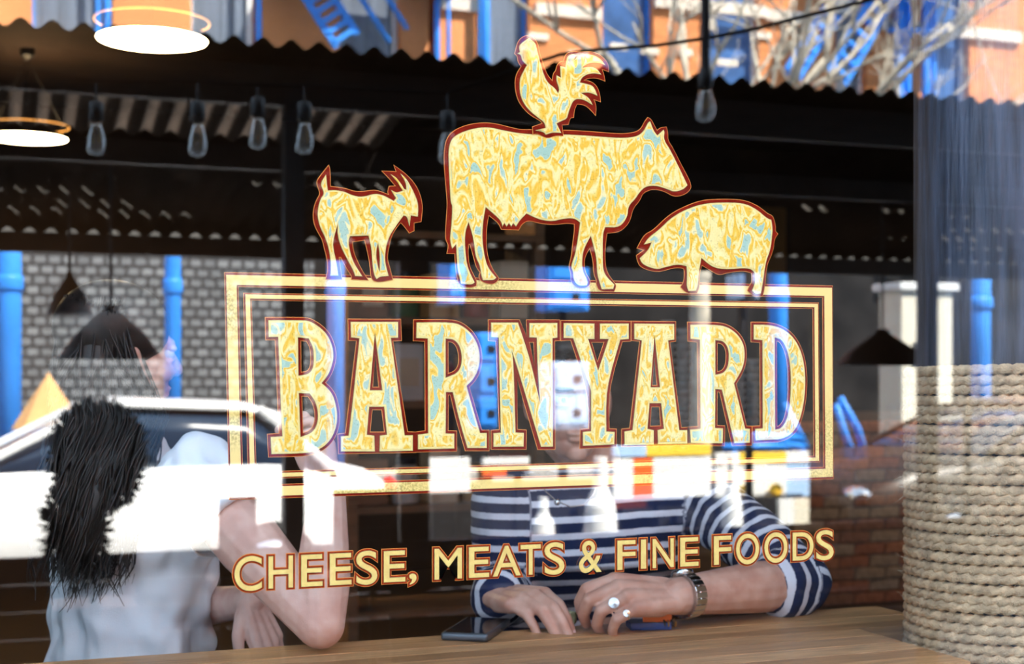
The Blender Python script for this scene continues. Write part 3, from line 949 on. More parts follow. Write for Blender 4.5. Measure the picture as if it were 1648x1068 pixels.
# blue steel poles across the road
for i, (px, wpx, lab) in enumerate(((15, 40, 'thick bright blue pole mirrored at the left edge of the window'), (278, 27, 'bright blue pole mirrored above the roof of the white car'),
                                   (540, 27, 'bright blue pole mirrored behind the first big letter'),
                                   (1252, 26, 'bright blue pole mirrored under the pig'), (1574, 32, 'bright blue pole mirrored over the rope wrapped post'))):
    D = 11.6
    p = street(px, 600, D)
    r = (street(px + wpx / 2, 600, D).x - street(px - wpx / 2, 600, D).x) / 2
    t = thing('blue_pole', lab, 'pole', (p.x, p.y, -0.14), 'blue poles across the road')
    MB().lathe((p.x, p.y, -0.14), [(r, 0), (r, 3.3), (r * 0.6, 3.34)], 18).build('shaft', M_blue, t, True)
    MB().lathe((p.x, p.y, -0.14), [(r * 1.9, 0), (r * 1.9, 0.03), (r * 1.2, 0.05)], 18).build('base_plate', M_blue, t)
    MB().lathe((p.x, p.y, 2.05), [(r * 1.12, 0), (r * 1.18, 0.02), (r * 1.18, 0.10), (r * 1.12, 0.12)], 18).build('collar', M_blue, t, True)

# parked cars
M_carglass = pmat('car_window', (0.015, 0.03, 0.06), 0.06, spec=0.8, var=0.05)
M_tyre = pmat('tyre_rubber', (0.015, 0.015, 0.016), 0.8)
M_carwhite = pmat('white_car_paint', (0.86, 0.86, 0.86), 0.25, var=0.02, coat=0.4)
M_lampred = pmat('red_lamp', (0.6, 0.02, 0.01), 0.2)
M_lampyel = pmat('amber_lamp', (0.95, 0.55, 0.05), 0.2)
def car(xc, D, z0, L, roof_h, flip, label, paint=None, cab=0.0):
    paint = paint or M_carwhite
    y0 = sy(D) - 0.9
    t = thing('car', label, 'car', (xc, y0, z0))
    sgn = -1 if flip else 1
    def ring(x, zb, zt, hw, tuck, rnd):
        pts = []
        for yy, zz in ((-1, 0), (-1, 0.55), (-0.97, 0.85), (-0.88, 1), (0.88, 1), (0.97, 0.85), (1, 0.55), (1, 0), (0.9, -0.02), (-0.9, -0.02)):
            tk = 1 - tuck * max(0, zz - 0.3)
            pts.append(Vector((xc + sgn * x, y0 + yy * hw * tk, z0 + zb + (zt - zb) * zz)))
        return pts
    bs = [(-0.5, .32, .66, .74), (-0.49, .24, .80, .82), (-0.44, .20, .93, .88), (-0.30, .18, .97, .89), (-0.1, .17, .96, .9), (0.15, .17, .95, .9), (0.25, .17, .93, .89), (0.38, .18, .86, .88), (0.46, .22, .74, .84), (0.495, .28, .64, .76), (0.5, .34, .58, .68)]
    MB().loft([ring(x * L, a, b, h, 0.06, 0) for x, a, b, h in bs]).build('body', paint, t, True)
    cs = [(-0.40, .93, .95, .80), (-0.36, .93, 1.08, .78), (-0.27, .93, roof_h - .06, .74), (-0.10, .93, roof_h - .02, .73), (0.04 - cab, .93, roof_h - .05, .73), (0.13 - cab, .93, 1.18, .75), (0.235 - cab, .92, .95, .80)]
    MB().loft([ring(x * L, a - 0.05, b, h, 0.16, 0) for x, a, b, h in cs]).build('window_glass', M_carglass, t, True)
    rs = [(-0.33, roof_h - .17, roof_h - .10, .66), (-0.27, roof_h - .09, roof_h - .03, .67), (-0.10, roof_h - .06, roof_h, .67), (0.03 - cab, roof_h - .08, roof_h - .025, .67), (0.075 - cab, roof_h - .13, roof_h - .08, .66)]
    MB().loft([ring(x * L, a, b, h, 0.05, 0) for x, a, b, h in rs]).build('roof', paint, t, True)
    for s in (-1, 1):
        yy = y0 + s * 0.74
        for (xa, za), (xb, zb_) in (((-0.39, .95), (-0.29, roof_h - .07)), ((0.225 - cab, .95), (0.06 - cab, roof_h - .08)), ((-0.06, .95), (-0.05, roof_h - .05))):
            MB().tube([(xc + sgn * xa * L, y0 + s * 0.80, z0 + za), (xc + sgn * xb * L, y0 + s * 0.66, z0 + zb_)], 0.028, 6).build('pillar', paint, t)
        for xw in (-0.30, 0.31):
            R = Matrix.Rotation(math.radians(90), 3, 'X')
            wl = MB().lathe((xc + sgn * xw * L, y0 + s * 0.80, z0 + 0.31), [(0.18, -.09), (0.30, -.09), (0.315, -.06), (0.315, .06), (0.30, .09), (0.18, .09)], 26, axis=R).build('wheel', M_tyre, t, True)
            MB().lathe((xc + sgn * xw * L, y0 + s * 0.80, z0 + 0.31), [(0.03, -.094), (0.19, -.10), (0.19, .10), (0.03, .094)], 20, axis=R).build('hub_cap', M_steel, wl, True)
        MB().ell((xc + sgn * 0.475 * L, y0 + s * 0.66, z0 + 0.64), (0.10, 0.14, 0.07)).build('headlamp', M_steel, t, True)
        MB().ell((xc - sgn * 0.485 * L, y0 + s * 0.68, z0 + 0.78), (0.06, 0.13, 0.09)).build('tail_lamp', M_lampred, t, True)
        MB().ell((xc + sgn * 0.17 * L, y0 + s * 0.93, z0 + 0.97), (0.08, 0.07, 0.055)).build('wing_mirror', paint, t, True)
    return t
D_CAR = 9.0
xr = street(655, 760, D_CAR).x
car(xr - 2.22, D_CAR, -0.14, 4.45, 1.40, True, 'white parked car mirrored over the woman in the t-shirt', None, 0.11)
car(street(1365, 760, 8.9).x + 2.33, 8.9, -0.14, 4.4, 1.36, True, 'black parked car mirrored over the rope wrapped post', pmat('black_car_paint', (0.012, 0.011, 0.011), 0.35, spec=0.3))

# cream kiosk further along
M_cream = pmat('cream_panel', (0.78, 0.72, 0.58), 0.5, var=0.05)
p = street(1492, 600, 12.5)
t = thing('street_kiosk', 'cream street kiosk mirrored beside the rope wrapped post', 'kiosk', (p.x, p.y, -0.14))
hx = (street(1534, 600, 12.5).x - street(1452, 600, 12.5).x) / 2
MB().box((p.x, p.y - 0.2, 1.08), (hx, 0.2, 1.22), bev=0.02).build('cabin', M_cream, t)
MB().box((p.x, p.y - 0.2, 2.33), (hx + 0.05, 0.25, 0.04), bev=0.01).build('roof', M_white, t)
MB().box((p.x - hx * 0.1, p.y + 0.005, 1.62), (hx * 0.45, 0.012, 0.12)).build('dark_panel', M_black, t)
MB().box((p.x + hx * 0.05, p.y + 0.006, 1.28), (hx * 0.38, 0.012, 0.14)).build('white_notice', M_white, t)

# white and orange street furniture
M_pale = pmat('pale_blue_paint', (0.42, 0.62, 0.90), 0.5, var=0.08)
M_org = pmat('safety_orange', (0.90, 0.14, 0.02), 0.5, var=0.06)
M_yel = pmat('bright_yellow', (0.95, 0.62, 0.05), 0.5, var=0.06)
DCN = 9.08
zl = street(960, 862, DCN).z
xa, xb = street(840, 864, DCN).x, street(1215, 864, DCN).x
bench = thing('street_bench', 'low black street bench mirrored under the white cones', 'bench', ((xa + xb) / 2, sy(DCN), -0.14))
MB().box(((xa + xb) / 2, sy(DCN), zl - 0.025), ((xb - xa) / 2, 0.10, 0.025), bev=0.005).build('seat', M_black, bench)
for x in (xa + 0.08, xb - 0.08):
    MB().box((x, sy(DCN), (zl - 0.05 - 0.14) / 2), (0.04, 0.09, (zl - 0.05 + 0.14) / 2)).build('leg', M_black, bench)
for px, py0, wpx, lab in ((966, 735, 56, 'white traffic cone mirrored on the chest of the striped shirt'), (1178, 735, 34, 'narrow white traffic cone mirrored on the shoulder of the striped shirt'), (874, 800, 40, 'small white traffic cone mirrored beside the neck chain')):
    a, b = street(px, 862, DCN), street(px, py0, DCN)
    t = thing('traffic_cone', lab, 'cone', (a.x, sy(DCN), zl))
    wd = street(px + wpx / 2, 862, DCN).x - street(px - wpx / 2, 862, DCN).x
    h = b.z - zl
    q = Vector((a.x, sy(DCN), zl))
    MB().lathe(q, [(wd * 0.46, 0.0), (wd * 0.40, h * 0.38), (wd * 0.20, h * 0.62), (wd * 0.17, h), (0.004, h)], 28).build('cone_body', M_white, t)
    MB().lathe(q, [(wd * 0.49, 0.0), (wd * 0.49, 0.025), (wd * 0.42, 0.03)], 20).build('base', M_org if px == 874 else M_white, t)
# board barriers on black trestles
def board_barrier(px0, px1, rows, D, label, lamps=()):
    xa, xb = street(px0, 760, D).x, street(px1, 760, D).x
    t = thing('road_barrier', label, 'barrier', ((xa + xb) / 2, sy(D), -0.14), 'board barriers along the kerb')
    ztop = street(px0, rows[0][0], D).z
    for py0, py1, mats in rows:
        za, zb_ = street((px0 + px1) / 2, py1, D).z, street((px0 + px1) / 2, py0, D).z
        n_ = len(mats)
        for q, mm in enumerate(mats):
            MB().box((xa + (q + 0.5) * (xb - xa) / n_, sy(D), (za + zb_) / 2), ((xb - xa) / n_ / 2, 0.02, (zb_ - za) / 2), bev=0.004).build('panel', mm, t)
    for x in (xa + 0.06, xb - 0.06):
        MB().box((x, sy(D) - 0.05, (ztop - 0.02 - 0.14) / 2), (0.025, 0.025, (ztop - 0.02 + 0.14) / 2)).build('leg', M_black, t)
    for px, py in lamps:
        q = street(px, py, D - 0.06)
        MB().lathe(q, [(0.04, -0.012), (0.05, 0), (0.05, 0.03), (0.035, 0.045)], 18, axis=Matrix.Rotation(math.radians(-90), 3, 'X')).build('warning_lamp', M_lampyel, t, True)
board_barrier(690, 755, [(736, 792, (M_white,))], 9.3, 'short white board barrier mirrored under the second big letter')
board_barrier(776, 850, [(736, 747, (M_white, M_white)), (752, 766, (M_org, M_black))], 9.3, 'thin white and orange board barrier mirrored left of the neck of the man')
board_barrier(985, 1142, [(716, 733, (M_pale, M_yel, M_yel)), (736, 800, (M_white, M_org, M_white, M_white, M_white)), (803, 815, (M_org, M_black, M_black))], 9.4, 'wide white board barrier mirrored right of the face of the man')
board_barrier(1150, 1300, [(727, 745, (M_white, M_yel, M_yel, M_white)), (748, 800, (M_white, M_white, M_white, M_pale))], 9.4, 'white and yellow board barrier mirrored below the last big letter', ((1198, 790), (1247, 788)))
board_barrier(1252, 1300, [(802, 846, (M_white, M_cream)), (848, 862, (M_org, M_white))], 9.2, 'small white and orange board barrier mirrored above the word end')
scr0, scr1 = street(668, 780, 9.8).x, street(1285, 780, 9.8).x
ks = thing('blocking_screen', 'low black boarded screen added to block the bright road mirrored across the man', 'screen', ((scr0 + scr1) / 2, sy(9.8), -0.14))  # added to keep the mirrored sunlit road dark over the shirt
zk = street(1000, 768, 9.8).z
while zk > -0.05:
    MB().box(((scr0 + scr1) / 2, sy(9.8), zk - 0.07), ((scr1 - scr0) / 2, 0.015, 0.068), bev=0.003).build('board', M_black, ks)
    zk -= 0.14
for x in (scr0, scr1):
    MB().box((x, sy(9.8) - 0.04, 0.28), (0.03, 0.025, 0.42)).build('post', M_black, ks)
# tan parasol beyond the white car
pp = street(78, 690, 11.0)
pa = thing('parasol', 'tan closed-sided parasol mirrored at the left behind the car', 'parasol', (pp.x, pp.y, -0.14))
hp = street(78, 606, 11.0).z - pp.z
MB().lathe(pp, [(0.26, 0), (0.25, 0.02), (0.12, hp * 0.6), (0.02, hp), (0.006, hp + 0.03)], 8).build('canopy', pmat('tan_canvas', (0.75, 0.40, 0.16), 0.9), pa)
MB().tube([(pp.x, pp.y, -0.14), (pp.x, pp.y, pp.z + 0.1)], 0.02, 8).build('pole', M_black, pa)
# blue bicycle rack
t = thing('bike_rack', 'blue tubular bicycle rack mirrored at the right end of the big lettering', 'bike rack', (street(1260, 700, 11.2).x, sy(11.2), -0.14))
for pa in (((1175, 722), (1235, 700), (1290, 722)), ((1165, 720), (1295, 716)), ((1262, 650), (1282, 690), (1298, 722)), ((1345, 650), (1360, 700), (1376, 740)), ((1352, 640), (1380, 690), (1392, 730)), ((1180, 700), (1290, 704))):
    MB().tube([street(x, y, 11.0) for x, y in pa], 0.035, 8).build('tube', M_blue, t, True)
for px in (1180, 1290, 1380):
    p = street(px, 720, 11.0)
    MB().tube([p, Vector((p.x, p.y, -0.14))], 0.03, 8).build('leg', M_blue, t, True)

# blue newspaper boxes and a pale blue cabinet on the far kerb
def cabinet(px0, px1, py0, py1, D, mat, label, name='street_cabinet', rows=3):
    a, b = street((px0 + px1) / 2, py1, D), street((px0 + px1) / 2, py0, D)
    hw = (street(px1, py0, D).x - street(px0, py0, D).x) / 2
    t = thing(name, label, 'cabinet', (a.x, a.y, -0.14))
    zb = -0.14
    MB().box((a.x, a.y - 0.18, (b.z + a.z) / 2), (hw, 0.18, (b.z - a.z) / 2), bev=0.02).build('casing', mat, t)
    MB().box((a.x, a.y - 0.18, (a.z + zb) / 2), (0.03, 0.03, (a.z - zb) / 2)).build('post', M_black, t)
    for r in range(rows):
        zz = b.z - (r + 0.5) * (b.z - a.z) / rows
        MB().box((a.x, a.y + 0.006, zz), (hw * 0.82, 0.012, (b.z - a.z) / rows * 0.36), bev=0.004).build('door', mat, t)
        MB().box((a.x + hw * 0.3, a.y + 0.022, zz), (0.035, 0.01, 0.03)).build('handle', M_black, t)
cabinet(770, 800, 535, 690, 12.2, M_blue, 'narrow bright blue cabinet mirrored between the big letters')
cabinet(890, 948, 582, 690, 11.9, M_pale, 'pale blue cabinet mirrored over the face of the man', rows=2)
cabinet(884, 948, 408, 500, 12.6, M_blue, 'tall bright blue cabinet mirrored between the legs of the cow', rows=2)
cabinet(722, 748, 402, 488, 12.6, M_blue, 'slim bright blue cabinet mirrored behind the hind leg of the cow', rows=1)
cabinet(1196, 1222, 440, 480, 12.6, M_pale, 'slim pale blue cabinet mirrored below the pig', rows=1)
wb = MB()
a, b = street(1205, 441, 8.3), street(1556, 452, 8.3)
tag(MB().box(((a.x + b.x) / 2, sy(8.3), street(1300, 438, 8.3).z), ((b.x - a.x) / 2, 0.02, 0.013)).build('light_batten', M_white, None), 'thin white batten mirrored beneath the shed roof at the right', 'batten')
MB().box((b.x, sy(8.3), street(1300, 438, 8.3).z / 2 - 0.07), (0.02, 0.02, street(1300, 438, 8.3).z / 2 + 0.055)).build('upright', M_black, bpy.data.objects['light_batten'])
MB().box((a.x, sy(8.3), street(1300, 438, 8.3).z / 2 - 0.07), (0.02, 0.02, street(1300, 438, 8.3).z / 2 + 0.055)).build('upright', M_black, bpy.data.objects['light_batten'])

# building over the road
DB = 20.0
YBLD = sy(DB)
bld = thing('apartment_building', 'orange building with blue fire escapes mirrored above the shed roof', 'building', (4, YBLD, 0))
def fx(px):
    return street(px, 60, DB).x
def fz(px, py):
    return street(px, py, DB).z
M_bwall = pmat('orange_brick', (0.70, 0.25, 0.085), 0.9, var=0.25, scale=4, stretch=(1, 1, 6))
M_win = pmat('window_grey', (0.17, 0.20, 0.25), 0.25, var=0.4, scale=3, stretch=(8, 1, 0.3), spec=0.7)
M_winb = pmat('window_blue', (0.05, 0.13, 0.33), 0.25, var=0.4, scale=3, spec=0.7)
M_creamst = pmat('cream_stone', (0.80, 0.68, 0.55), 0.8, var=0.15, scale=3)
M_store = pmat('dark_storefront', (0.018, 0.016, 0.015), 0.4, var=0.5, scale=2, spec=0.2)
xA, xB = fx(-500), fx(2300)
zg = 3.15
MB().box(((xA + xB) / 2, YBLD - 0.6, 7.6), ((xB - xA) / 2, 0.3, 4.45)).build('back_wall', M_bwall, bld)
MB().box(((xA + xB) / 2, YBLD - 0.25, zg / 2), ((xB - xA) / 2, 0.2, zg / 2)).build('shopfront', M_store, bld)
def pier(px0, px1, mat=M_orange, z0=zg, z1=12, proud=0.0):
    MB().box(((fx(px0) + fx(px1)) / 2, YBLD - 0.15 + proud, (z0 + z1) / 2), ((fx(px1) - fx(px0)) / 2, 0.15, (z1 - z0) / 2)).build('pier', mat, bld)
def bwin(px0, px1, mat, fr=M_white, frame=True, z0=zg + 0.2, z1=8.0):
    o = MB().box(((fx(px0) + fx(px1)) / 2, YBLD - 0.26, (z0 + z1) / 2), ((fx(px1) - fx(px0)) / 2, 0.03, (z1 - z0) / 2)).build('window', mat, bld)
    if frame:
        for q in (px0, px1):
            MB().box((fx(q), YBLD - 0.20, (z0 + z1) / 2), (0.035, 0.05, (z1 - z0) / 2)).build('window_frame', fr, o)
        MB().box(((fx(px0) + fx(px1)) / 2, YBLD - 0.20, 5.55), ((fx(px1) - fx(px0)) / 2, 0.05, 0.04)).build('window_frame', fr, o)
M_bframe = M_blue
for a, b in ((-500, -330), (-260, -60), (-30, 52), (182, 308), (420, 548), (645, 690)):
    pier(a, b)
for a, b, m, f in ((52, 160, M_win, M_blue), (308, 405, M_win, M_white), (548, 640, M_win, M_white), (780, 852, M_win, M_blue), (970, 1052, M_winb, M_blue), (1146, 1222, M_winb, M_white), (1345, 1395, M_win, M_white), (1500, 1560, M_winb, M_white), (-60, -30, M_win, M_blue)):
    bwin(a, b, m, f)
for a, b in ((852, 970), (1052, 1128), (1222, 1345), (1395, 1500), (1560, 2300)):
    pier(a, b, M_bwall)
pier(700, 766, M_orange)
for px0, px1, py in ((700, 766, 8), (860, 965, 20), (1052, 1230, 12), (1130, 1145, 40), (1230, 1345, 30), (1400, 1640, 50)):
    MB().box(((fx(px0) + fx(px1)) / 2, YBLD + 0.03, fz((px0 + px1) / 2, py)), ((fx(px1) - fx(px0)) / 2, 0.06, 0.09)).build('stone_band', M_creamst, bld)
for i in range(9):
    px0 = 850 + i * 58 + random.uniform(-10, 10)
    MB().box((fx(px0 + 20), YBLD + 0.02, fz(px0, random.uniform(30, 130))), (random.uniform(0.05, 0.2), 0.03, 0.05)).build('stone_block', M_creamst, bld)
pipe = lambda px, r: MB().tube([(fx(px), YBLD + 0.25, zg), (fx(px), YBLD + 0.25, 9.5)], r, 10).build('blue_pipe', M_blue, bld, True)
for px, r in ((170, 0.05), (411, 0.045), (695, 0.045), (713, 0.03), (772, 0.07), (1432, 0.085), (1446, 0.06), (1475, 0.07), (1487, 0.05)):
    pipe(px, r)
def stair(pxa, pya, pxb, pyb, wd=0.36, n=9):
    A = Vector((fx(pxa), YBLD + 0.5, fz(pxa, pya))); B = Vector((fx(pxb), YBLD + 0.5, fz(pxb, pyb)))
    e = (B - A).normalized(); sd = Vector((e.z, 0, -e.x))
    st = None
    for off in (-wd / 2, wd / 2):
        o = MB().box((A + B) / 2 + sd * off, (0.045, 0.03, (B - A).length / 2), frame_of(e, sd)).build('fire_stair' if st is None else 'stringer', M_blue, bld if st is None else st)
        st = st or o
    for i in range(n):
        p = A.lerp(B, (i + 0.5) / n)
        MB().box(p, (wd / 2, 0.05, 0.035), frame_of(e, sd)).build('tread', M_blue, st)
stair(545, 78, 455, -60)
stair(1318, 135, 1420, -40)
stair(1248, 130, 1310, 30, 0.25, 6)
for pxa, pya, pxb, pyb in ((560, 0, 612, 80), (590, -20, 640, 60), (1240, 130, 1275, 60), (1290, 90, 1325, 40), (1400, 60, 1500, 60)):
    MB().tube([(fx(pxa), YBLD + 0.5, fz(pxa, pya)), (fx(pxb), YBLD + 0.5, fz(pxb, pyb))], 0.04, 8).build('brace', M_blue, bld, True)
for px0, px1, py in ((430, 720, -40), (1290, 1560, -30)):
    MB().box(((fx(px0) + fx(px1)) / 2, YBLD + 0.55, fz(px0, py)), ((fx(px1) - fx(px0)) / 2, 0.5, 0.04)).build('fire_escape_landing', M_blue, bld)

# white block wall, shade baked into its grey, left of the shopfront
M_block = brick_mat('shade_grey_block_wall', (0.23, 0.235, 0.24), (0.13, 0.135, 0.14), (0.03, 0.03, 0.033), 2.5, 0.42, 0.31)
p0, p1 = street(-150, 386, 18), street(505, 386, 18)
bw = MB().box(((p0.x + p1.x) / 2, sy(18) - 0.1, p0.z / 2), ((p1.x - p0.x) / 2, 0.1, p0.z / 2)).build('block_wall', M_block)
tag(bw, 'white block wall with shade in its grey colour, mirrored as a grid behind the woman', 'wall')

# bare street tree
tr = thing('bare_tree', 'pale leafless street tree mirrored at the upper right', 'tree', street(1122, 600, 13).xy.to_3d() + Vector((0, 0, -0.14)))
M_bark = pmat('pale_bark', (0.56, 0.50, 0.40), 0.9, var=0.25, scale=10, bump=0.3, bscale=30)
base_p = street(1122, 600, 13); base_p.z = -0.14
rt = random.Random(11)
MB().tube([base_p, base_p + Vector((0.04, 0, 1.2)), base_p + Vector((0.0, 0.05, 2.4)), base_p + Vector((0.12, 0, 3.4))], [0.14, 0.11, 0.10, 0.085], 12).build('trunk', M_bark, tr, True)
brm = MB()
def branch(p, d, ln, r, dep):
    pts, q, e = [p], p.copy(), d.copy()
    for i in range(4):
        e = (e + Vector((rt.uniform(-.22, .22), rt.uniform(-.22, .22), rt.uniform(-.1, .2)))).normalized()
        q = q + e * ln / 4
        pts.append(q.copy())
    brm.tube(pts, [r, r * .88, r * .75, r * .62, r * .45], 6 if dep < 2 else 4)
    if dep >= 4:
        return
    for k in range(3 if dep < 3 else 2):
        i = rt.randint(2, 4)
        nd = (e + Vector((rt.uniform(-.9, .9), rt.uniform(-.8, .8), rt.uniform(-.35, .5)))).normalized()
        branch(pts[i], nd, ln * rt.uniform(.6, .8), r * rt.uniform(.5, .62), dep + 1)
top = base_p + Vector((0.12, 0, 3.3))
for d in ((0.9, 0.1, 0.5), (1.0, -0.2, 0.3), (-0.5, 0.2, 0.8), (0.3, 0.3, 1), (0.8, 0.4, 0.7), (-0.15, -0.3, 1), (1.0, 0.3, 0.12), (1.0, 0.0, 0.75)):
    branch(top, Vector(d).normalized(), rt.uniform(1.5, 2.3), 0.055, 0)
brm.build('branches', M_bark, tr, True, kind='stuff')

# string of bulbs over the pavement
M_bulb = glass_mat('bulb_glass', 0.25, (0.92, 0.92, 0.92))
M_brass = pmat('brass', (0.55, 0.36, 0.12), 0.3, metal=1.0)
wire_pts = [street(-300, 60, 4.6), street(155, 130, 4.6), street(318, 132, 4.4), street(415, 136, 4.6), street(490, 138, 4.5), street(720, 150, 4.3), street(900, 88, 4.2), street(960, 80, 4.1), street(1050, 74, 4.0), street(1135, 62, 4.0), street(1200, 50, 4.0), street(1300, 25, 3.9), street(1400, 0, 3.9), street(1700, -110, 3.8)]
wire = MB().tube(wire_pts, 0.0055, 6).build('string_wire', pmat('matt_black_rubber', (0.004, 0.004, 0.004), 1.0, spec=0.05), None, True)
tag(wire, 'black cable of the string lights mirrored in front of the orange building', 'cable')
wire_zs = {155: 0, 318: 0, 415: 0, 490: 0, 720: 0, 1135: 0}
for px, pys, pyb, D, lab in ((155, 165, 200, 4.6, 'leftmost clear bulb of the mirrored string'), (318, 165, 222, 4.4, 'clear bulb mirrored below the round ceiling lamp'), (415, 158, 200, 4.6, 'faint clear bulb mirrored left of the goat horns'),
                            (490, 165, 215, 4.5, 'clear bulb mirrored above the tail of the goat'), (720, 180, 220, 4.3, 'clear bulb mirrored at the rump of the cow'), (1135, 112, 176, 4.0, 'clear bulb hanging from a thick black cord mirrored over the pig')):
    a = street(px, pys, D); b = street(px, pyb, D)
    t = thing('string_bulb', lab, 'light bulb', b, 'bulbs of the string lights')
    topz = [p for p in wire_pts if abs(p.x - a.x) < 0.02]
    zt_ = topz[0].z if topz else a.z + 0.1
    if px == 1135:
        MB().tube([Vector((a.x, a.y, street(px, -40, D).z)), Vector((a.x, a.y, a.z))], 0.016, 10).build('cord', M_black, t)
    else:
        MB().tube([Vector((a.x, a.y, zt_)), Vector((a.x, a.y, a.z))], 0.004, 6).build('cord', M_black, t)
    q = Vector((a.x, a.y, a.z))
    MB().lathe(q, [(0.010, 0.004), (0.022, 0), (0.024, -0.055), (0.017, -0.06)], 16).build('socket', M_black, t, True)
    hgt = 0.105
    MB().lathe(q - Vector((0, 0, 0.06 + hgt)), [(0.002, 0), (0.018, 0.003), (0.028, 0.014), (0.032, 0.032), (0.029, 0.055), (0.020, 0.085), (0.015, hgt)], 20).build('glass_bulb', M_bulb, t, True)
    MB().tube([q + Vector((-.008, 0, -.06)), q + Vector((-.010, 0, -.13)), q + Vector((0.0, 0, -.10)), q + Vector((.010, 0, -.13)), q + Vector((.008, 0, -.06))], 0.0012, 5).build('filament', M_brass, t)

# ------------------------------------------------------------------ rope wrapped post inside the glass
PX, PY = 1.512, 0.195
M_post = pmat('weathered_blue_wood', (0.045, 0.055, 0.085), 0.6, var=0.8, scale=16, stretch=(3, 3, 0.25), bump=0.5, bscale=30)
post = thing('rope_post', 'round timber post wrapped in rope beside the window', 'post', (PX, PY, 0))
MB().lathe((PX, PY, 0), [(0.128, 0), (0.128, ZC)], 40).build('timber', M_post, post, True)
M_rope = pmat('sisal_rope', (0.66, 0.47, 0.29), 0.95, var=0.35, scale=55, bump=0.6, bscale=420)
pitch, rr_ = 0.0150, 0.0086
zA, zB = 0.86, EYE + 0.01
turns = (zB - zA) / pitch
step = 0.0021
R0 = 0.128 + rr_ * 0.9
n = int(turns * 2 * math.pi * R0 / step)
k = 10
ii = np.arange(n)
s_ = ii * step
ang = s_ / R0
zz = zA + ang / (2 * math.pi) * pitch
rs = np.random.RandomState(2)
zz = zz + 0.0012 * np.sin(ang * 0.37 + 1) + 0.0008 * np.sin(ang * 1.7)
rad = R0 + 0.0008 * np.sin(ang * 0.61)
cx_, cy_ = PX + rad * np.cos(ang), PY + rad * np.sin(ang)
V = np.zeros((n, k, 3), dtype=np.float64)
tw = s_ * 2 * math.pi / 0.060
for j in range(k):
    a = 2 * math.pi * j / k
    lobe = rr_ * (0.64 + 0.44 * np.abs(np.cos(1.5 * (a - tw))))
    V[:, j, 0] = cx_ + np.cos(ang) * np.cos(a) * lobe
    V[:, j, 1] = cy_ + np.sin(ang) * np.cos(a) * lobe
    V[:, j, 2] = zz + np.sin(a) * lobe
V += rs.normal(0, 0.00018, V.shape)
i0 = (np.arange(n - 1)[:, None] * k + np.arange(k)[None, :])
i1 = (np.arange(n - 1)[:, None] * k + (np.arange(k)[None, :] + 1) % k)
F = np.stack([i0, i1, i1 + k, i0 + k], axis=-1).reshape(-1, 4)
me = bpy.data.meshes.new('rope')
me.from_pydata(V.reshape(-1, 3).tolist(), [], F.tolist())
me.materials.append(M_rope)
me.polygons.foreach_set('use_smooth', [True] * len(me.polygons))
rope = bpy.data.objects.new('rope', me); COL.objects.link(rope); rope.parent = post
rope.matrix_parent_inverse = Matrix.Translation(-Vector(post.location))
fb = MB()
rf = random.Random(4)
for i in range(260):
    a = rf.uniform(math.radians(150), math.radians(330)); z = rf.uniform(0.9, zB)
    d = Vector((math.cos(a), math.sin(a), 0)); p = Vector((PX, PY, z)) + d * (R0 + rr_ * 0.6)
    e = (d * rf.uniform(.1, .9) + Vector((rf.uniform(-.7, .7), rf.uniform(-.7, .7), rf.uniform(-.7, .7)))).normalized()
    ln = rf.uniform(0.008, 0.032)
    q = p + e * ln
    if q.y < 0.012:
        continue
    fb.tube([p, p + e * ln * .5 + Vector((0, 0, rf.uniform(-.003, .003))), q], [0.0003, 0.00025, 0.0001], 3)
fb.build('fibres', pmat('pale_fibre', (0.62, 0.52, 0.38), 0.8), post, kind='stuff')
# slim upright of varnished wood behind the post
p = at(1519, 300, 0.55)
bt = MB().box((p.x, p.y, ZC / 2 + 0.1), (0.012, 0.03, ZC / 2 - 0.1), bev=0.002).build('wall_batten', pmat('varnished_upright', (0.26, 0.13, 0.07), 0.4, var=0.2, scale=8, stretch=(1, 1, 0.2)))
tag(bt, 'slim varnished wooden upright just left of the rope wrapped post', 'upright')



# ------------------------------------------------------------------ room fittings
M_diff = pmat('lamp_diffuser', (1, 0.9, 0.7), 0.5, emis=((1.0, 0.70, 0.36), 48.0))
M_lamprim = pmat('glowing_brass_rim', (0.75, 0.42, 0.12), 0.35, metal=0.6, emis=((1.0, 0.45, 0.1), 0.35))  # slight glow stands in for lamp light caught by the rim
def ceiling_lamp(px, py, Y, dia, label):
    p = at(px, py, Y)
    t = thing('ceiling_lamp', label, 'lamp', p, 'round ceiling lamps')
    r = dia / 2
    MB().lathe(p, [(r, 0.0), (r * 0.98, -0.006), (0.01, -0.008)], 48).build('diffuser', M_diff, t, True)
    MB().lathe(p, [(r * 1.01, -0.004), (r * 1.025, 0.012), (r * 1.01, 0.012), (r * 0.99, 0.0)], 48).build('drum', M_dark, t, True)
    ring = [p + Vector((r * 1.03 * math.cos(a), r * 1.03 * math.sin(a), 0.062)) for a in [2 * math.pi * i / 48 for i in range(48)]]
    MB().tube(ring, 0.0035, 6, closed=True).build('rim', M_lamprim, t, True)
    for a in (0.4, 2.5, 4.6):
        MB().tube([p + Vector((r * math.cos(a), r * math.sin(a), 0.01)), p + Vector((r * math.cos(a), r * math.sin(a), 0.062)), Vector((p.x, p.y, ZC - 0.05))], 0.002, 5).build('wire', M_black, t)
    MB().lathe((p.x, p.y, ZC - 0.14), [(0.012, 0.08), (0.04, 0.10), (0.04, 0.14)], 16).build('ceiling_rose', M_black, t)
ceiling_lamp(245, 62, 3.68, 0.40, 'large round glowing ceiling lamp at the upper left')
ceiling_lamp(44, 221, 6.6, 0.43, 'round glowing ceiling lamp cut by the left edge')
ceiling_lamp(1740, 150, 4.6, 0.43, 'unseen ceiling lamp added beyond the rope wrapped post to light the bricks')  # out of view, added to light the brick partition
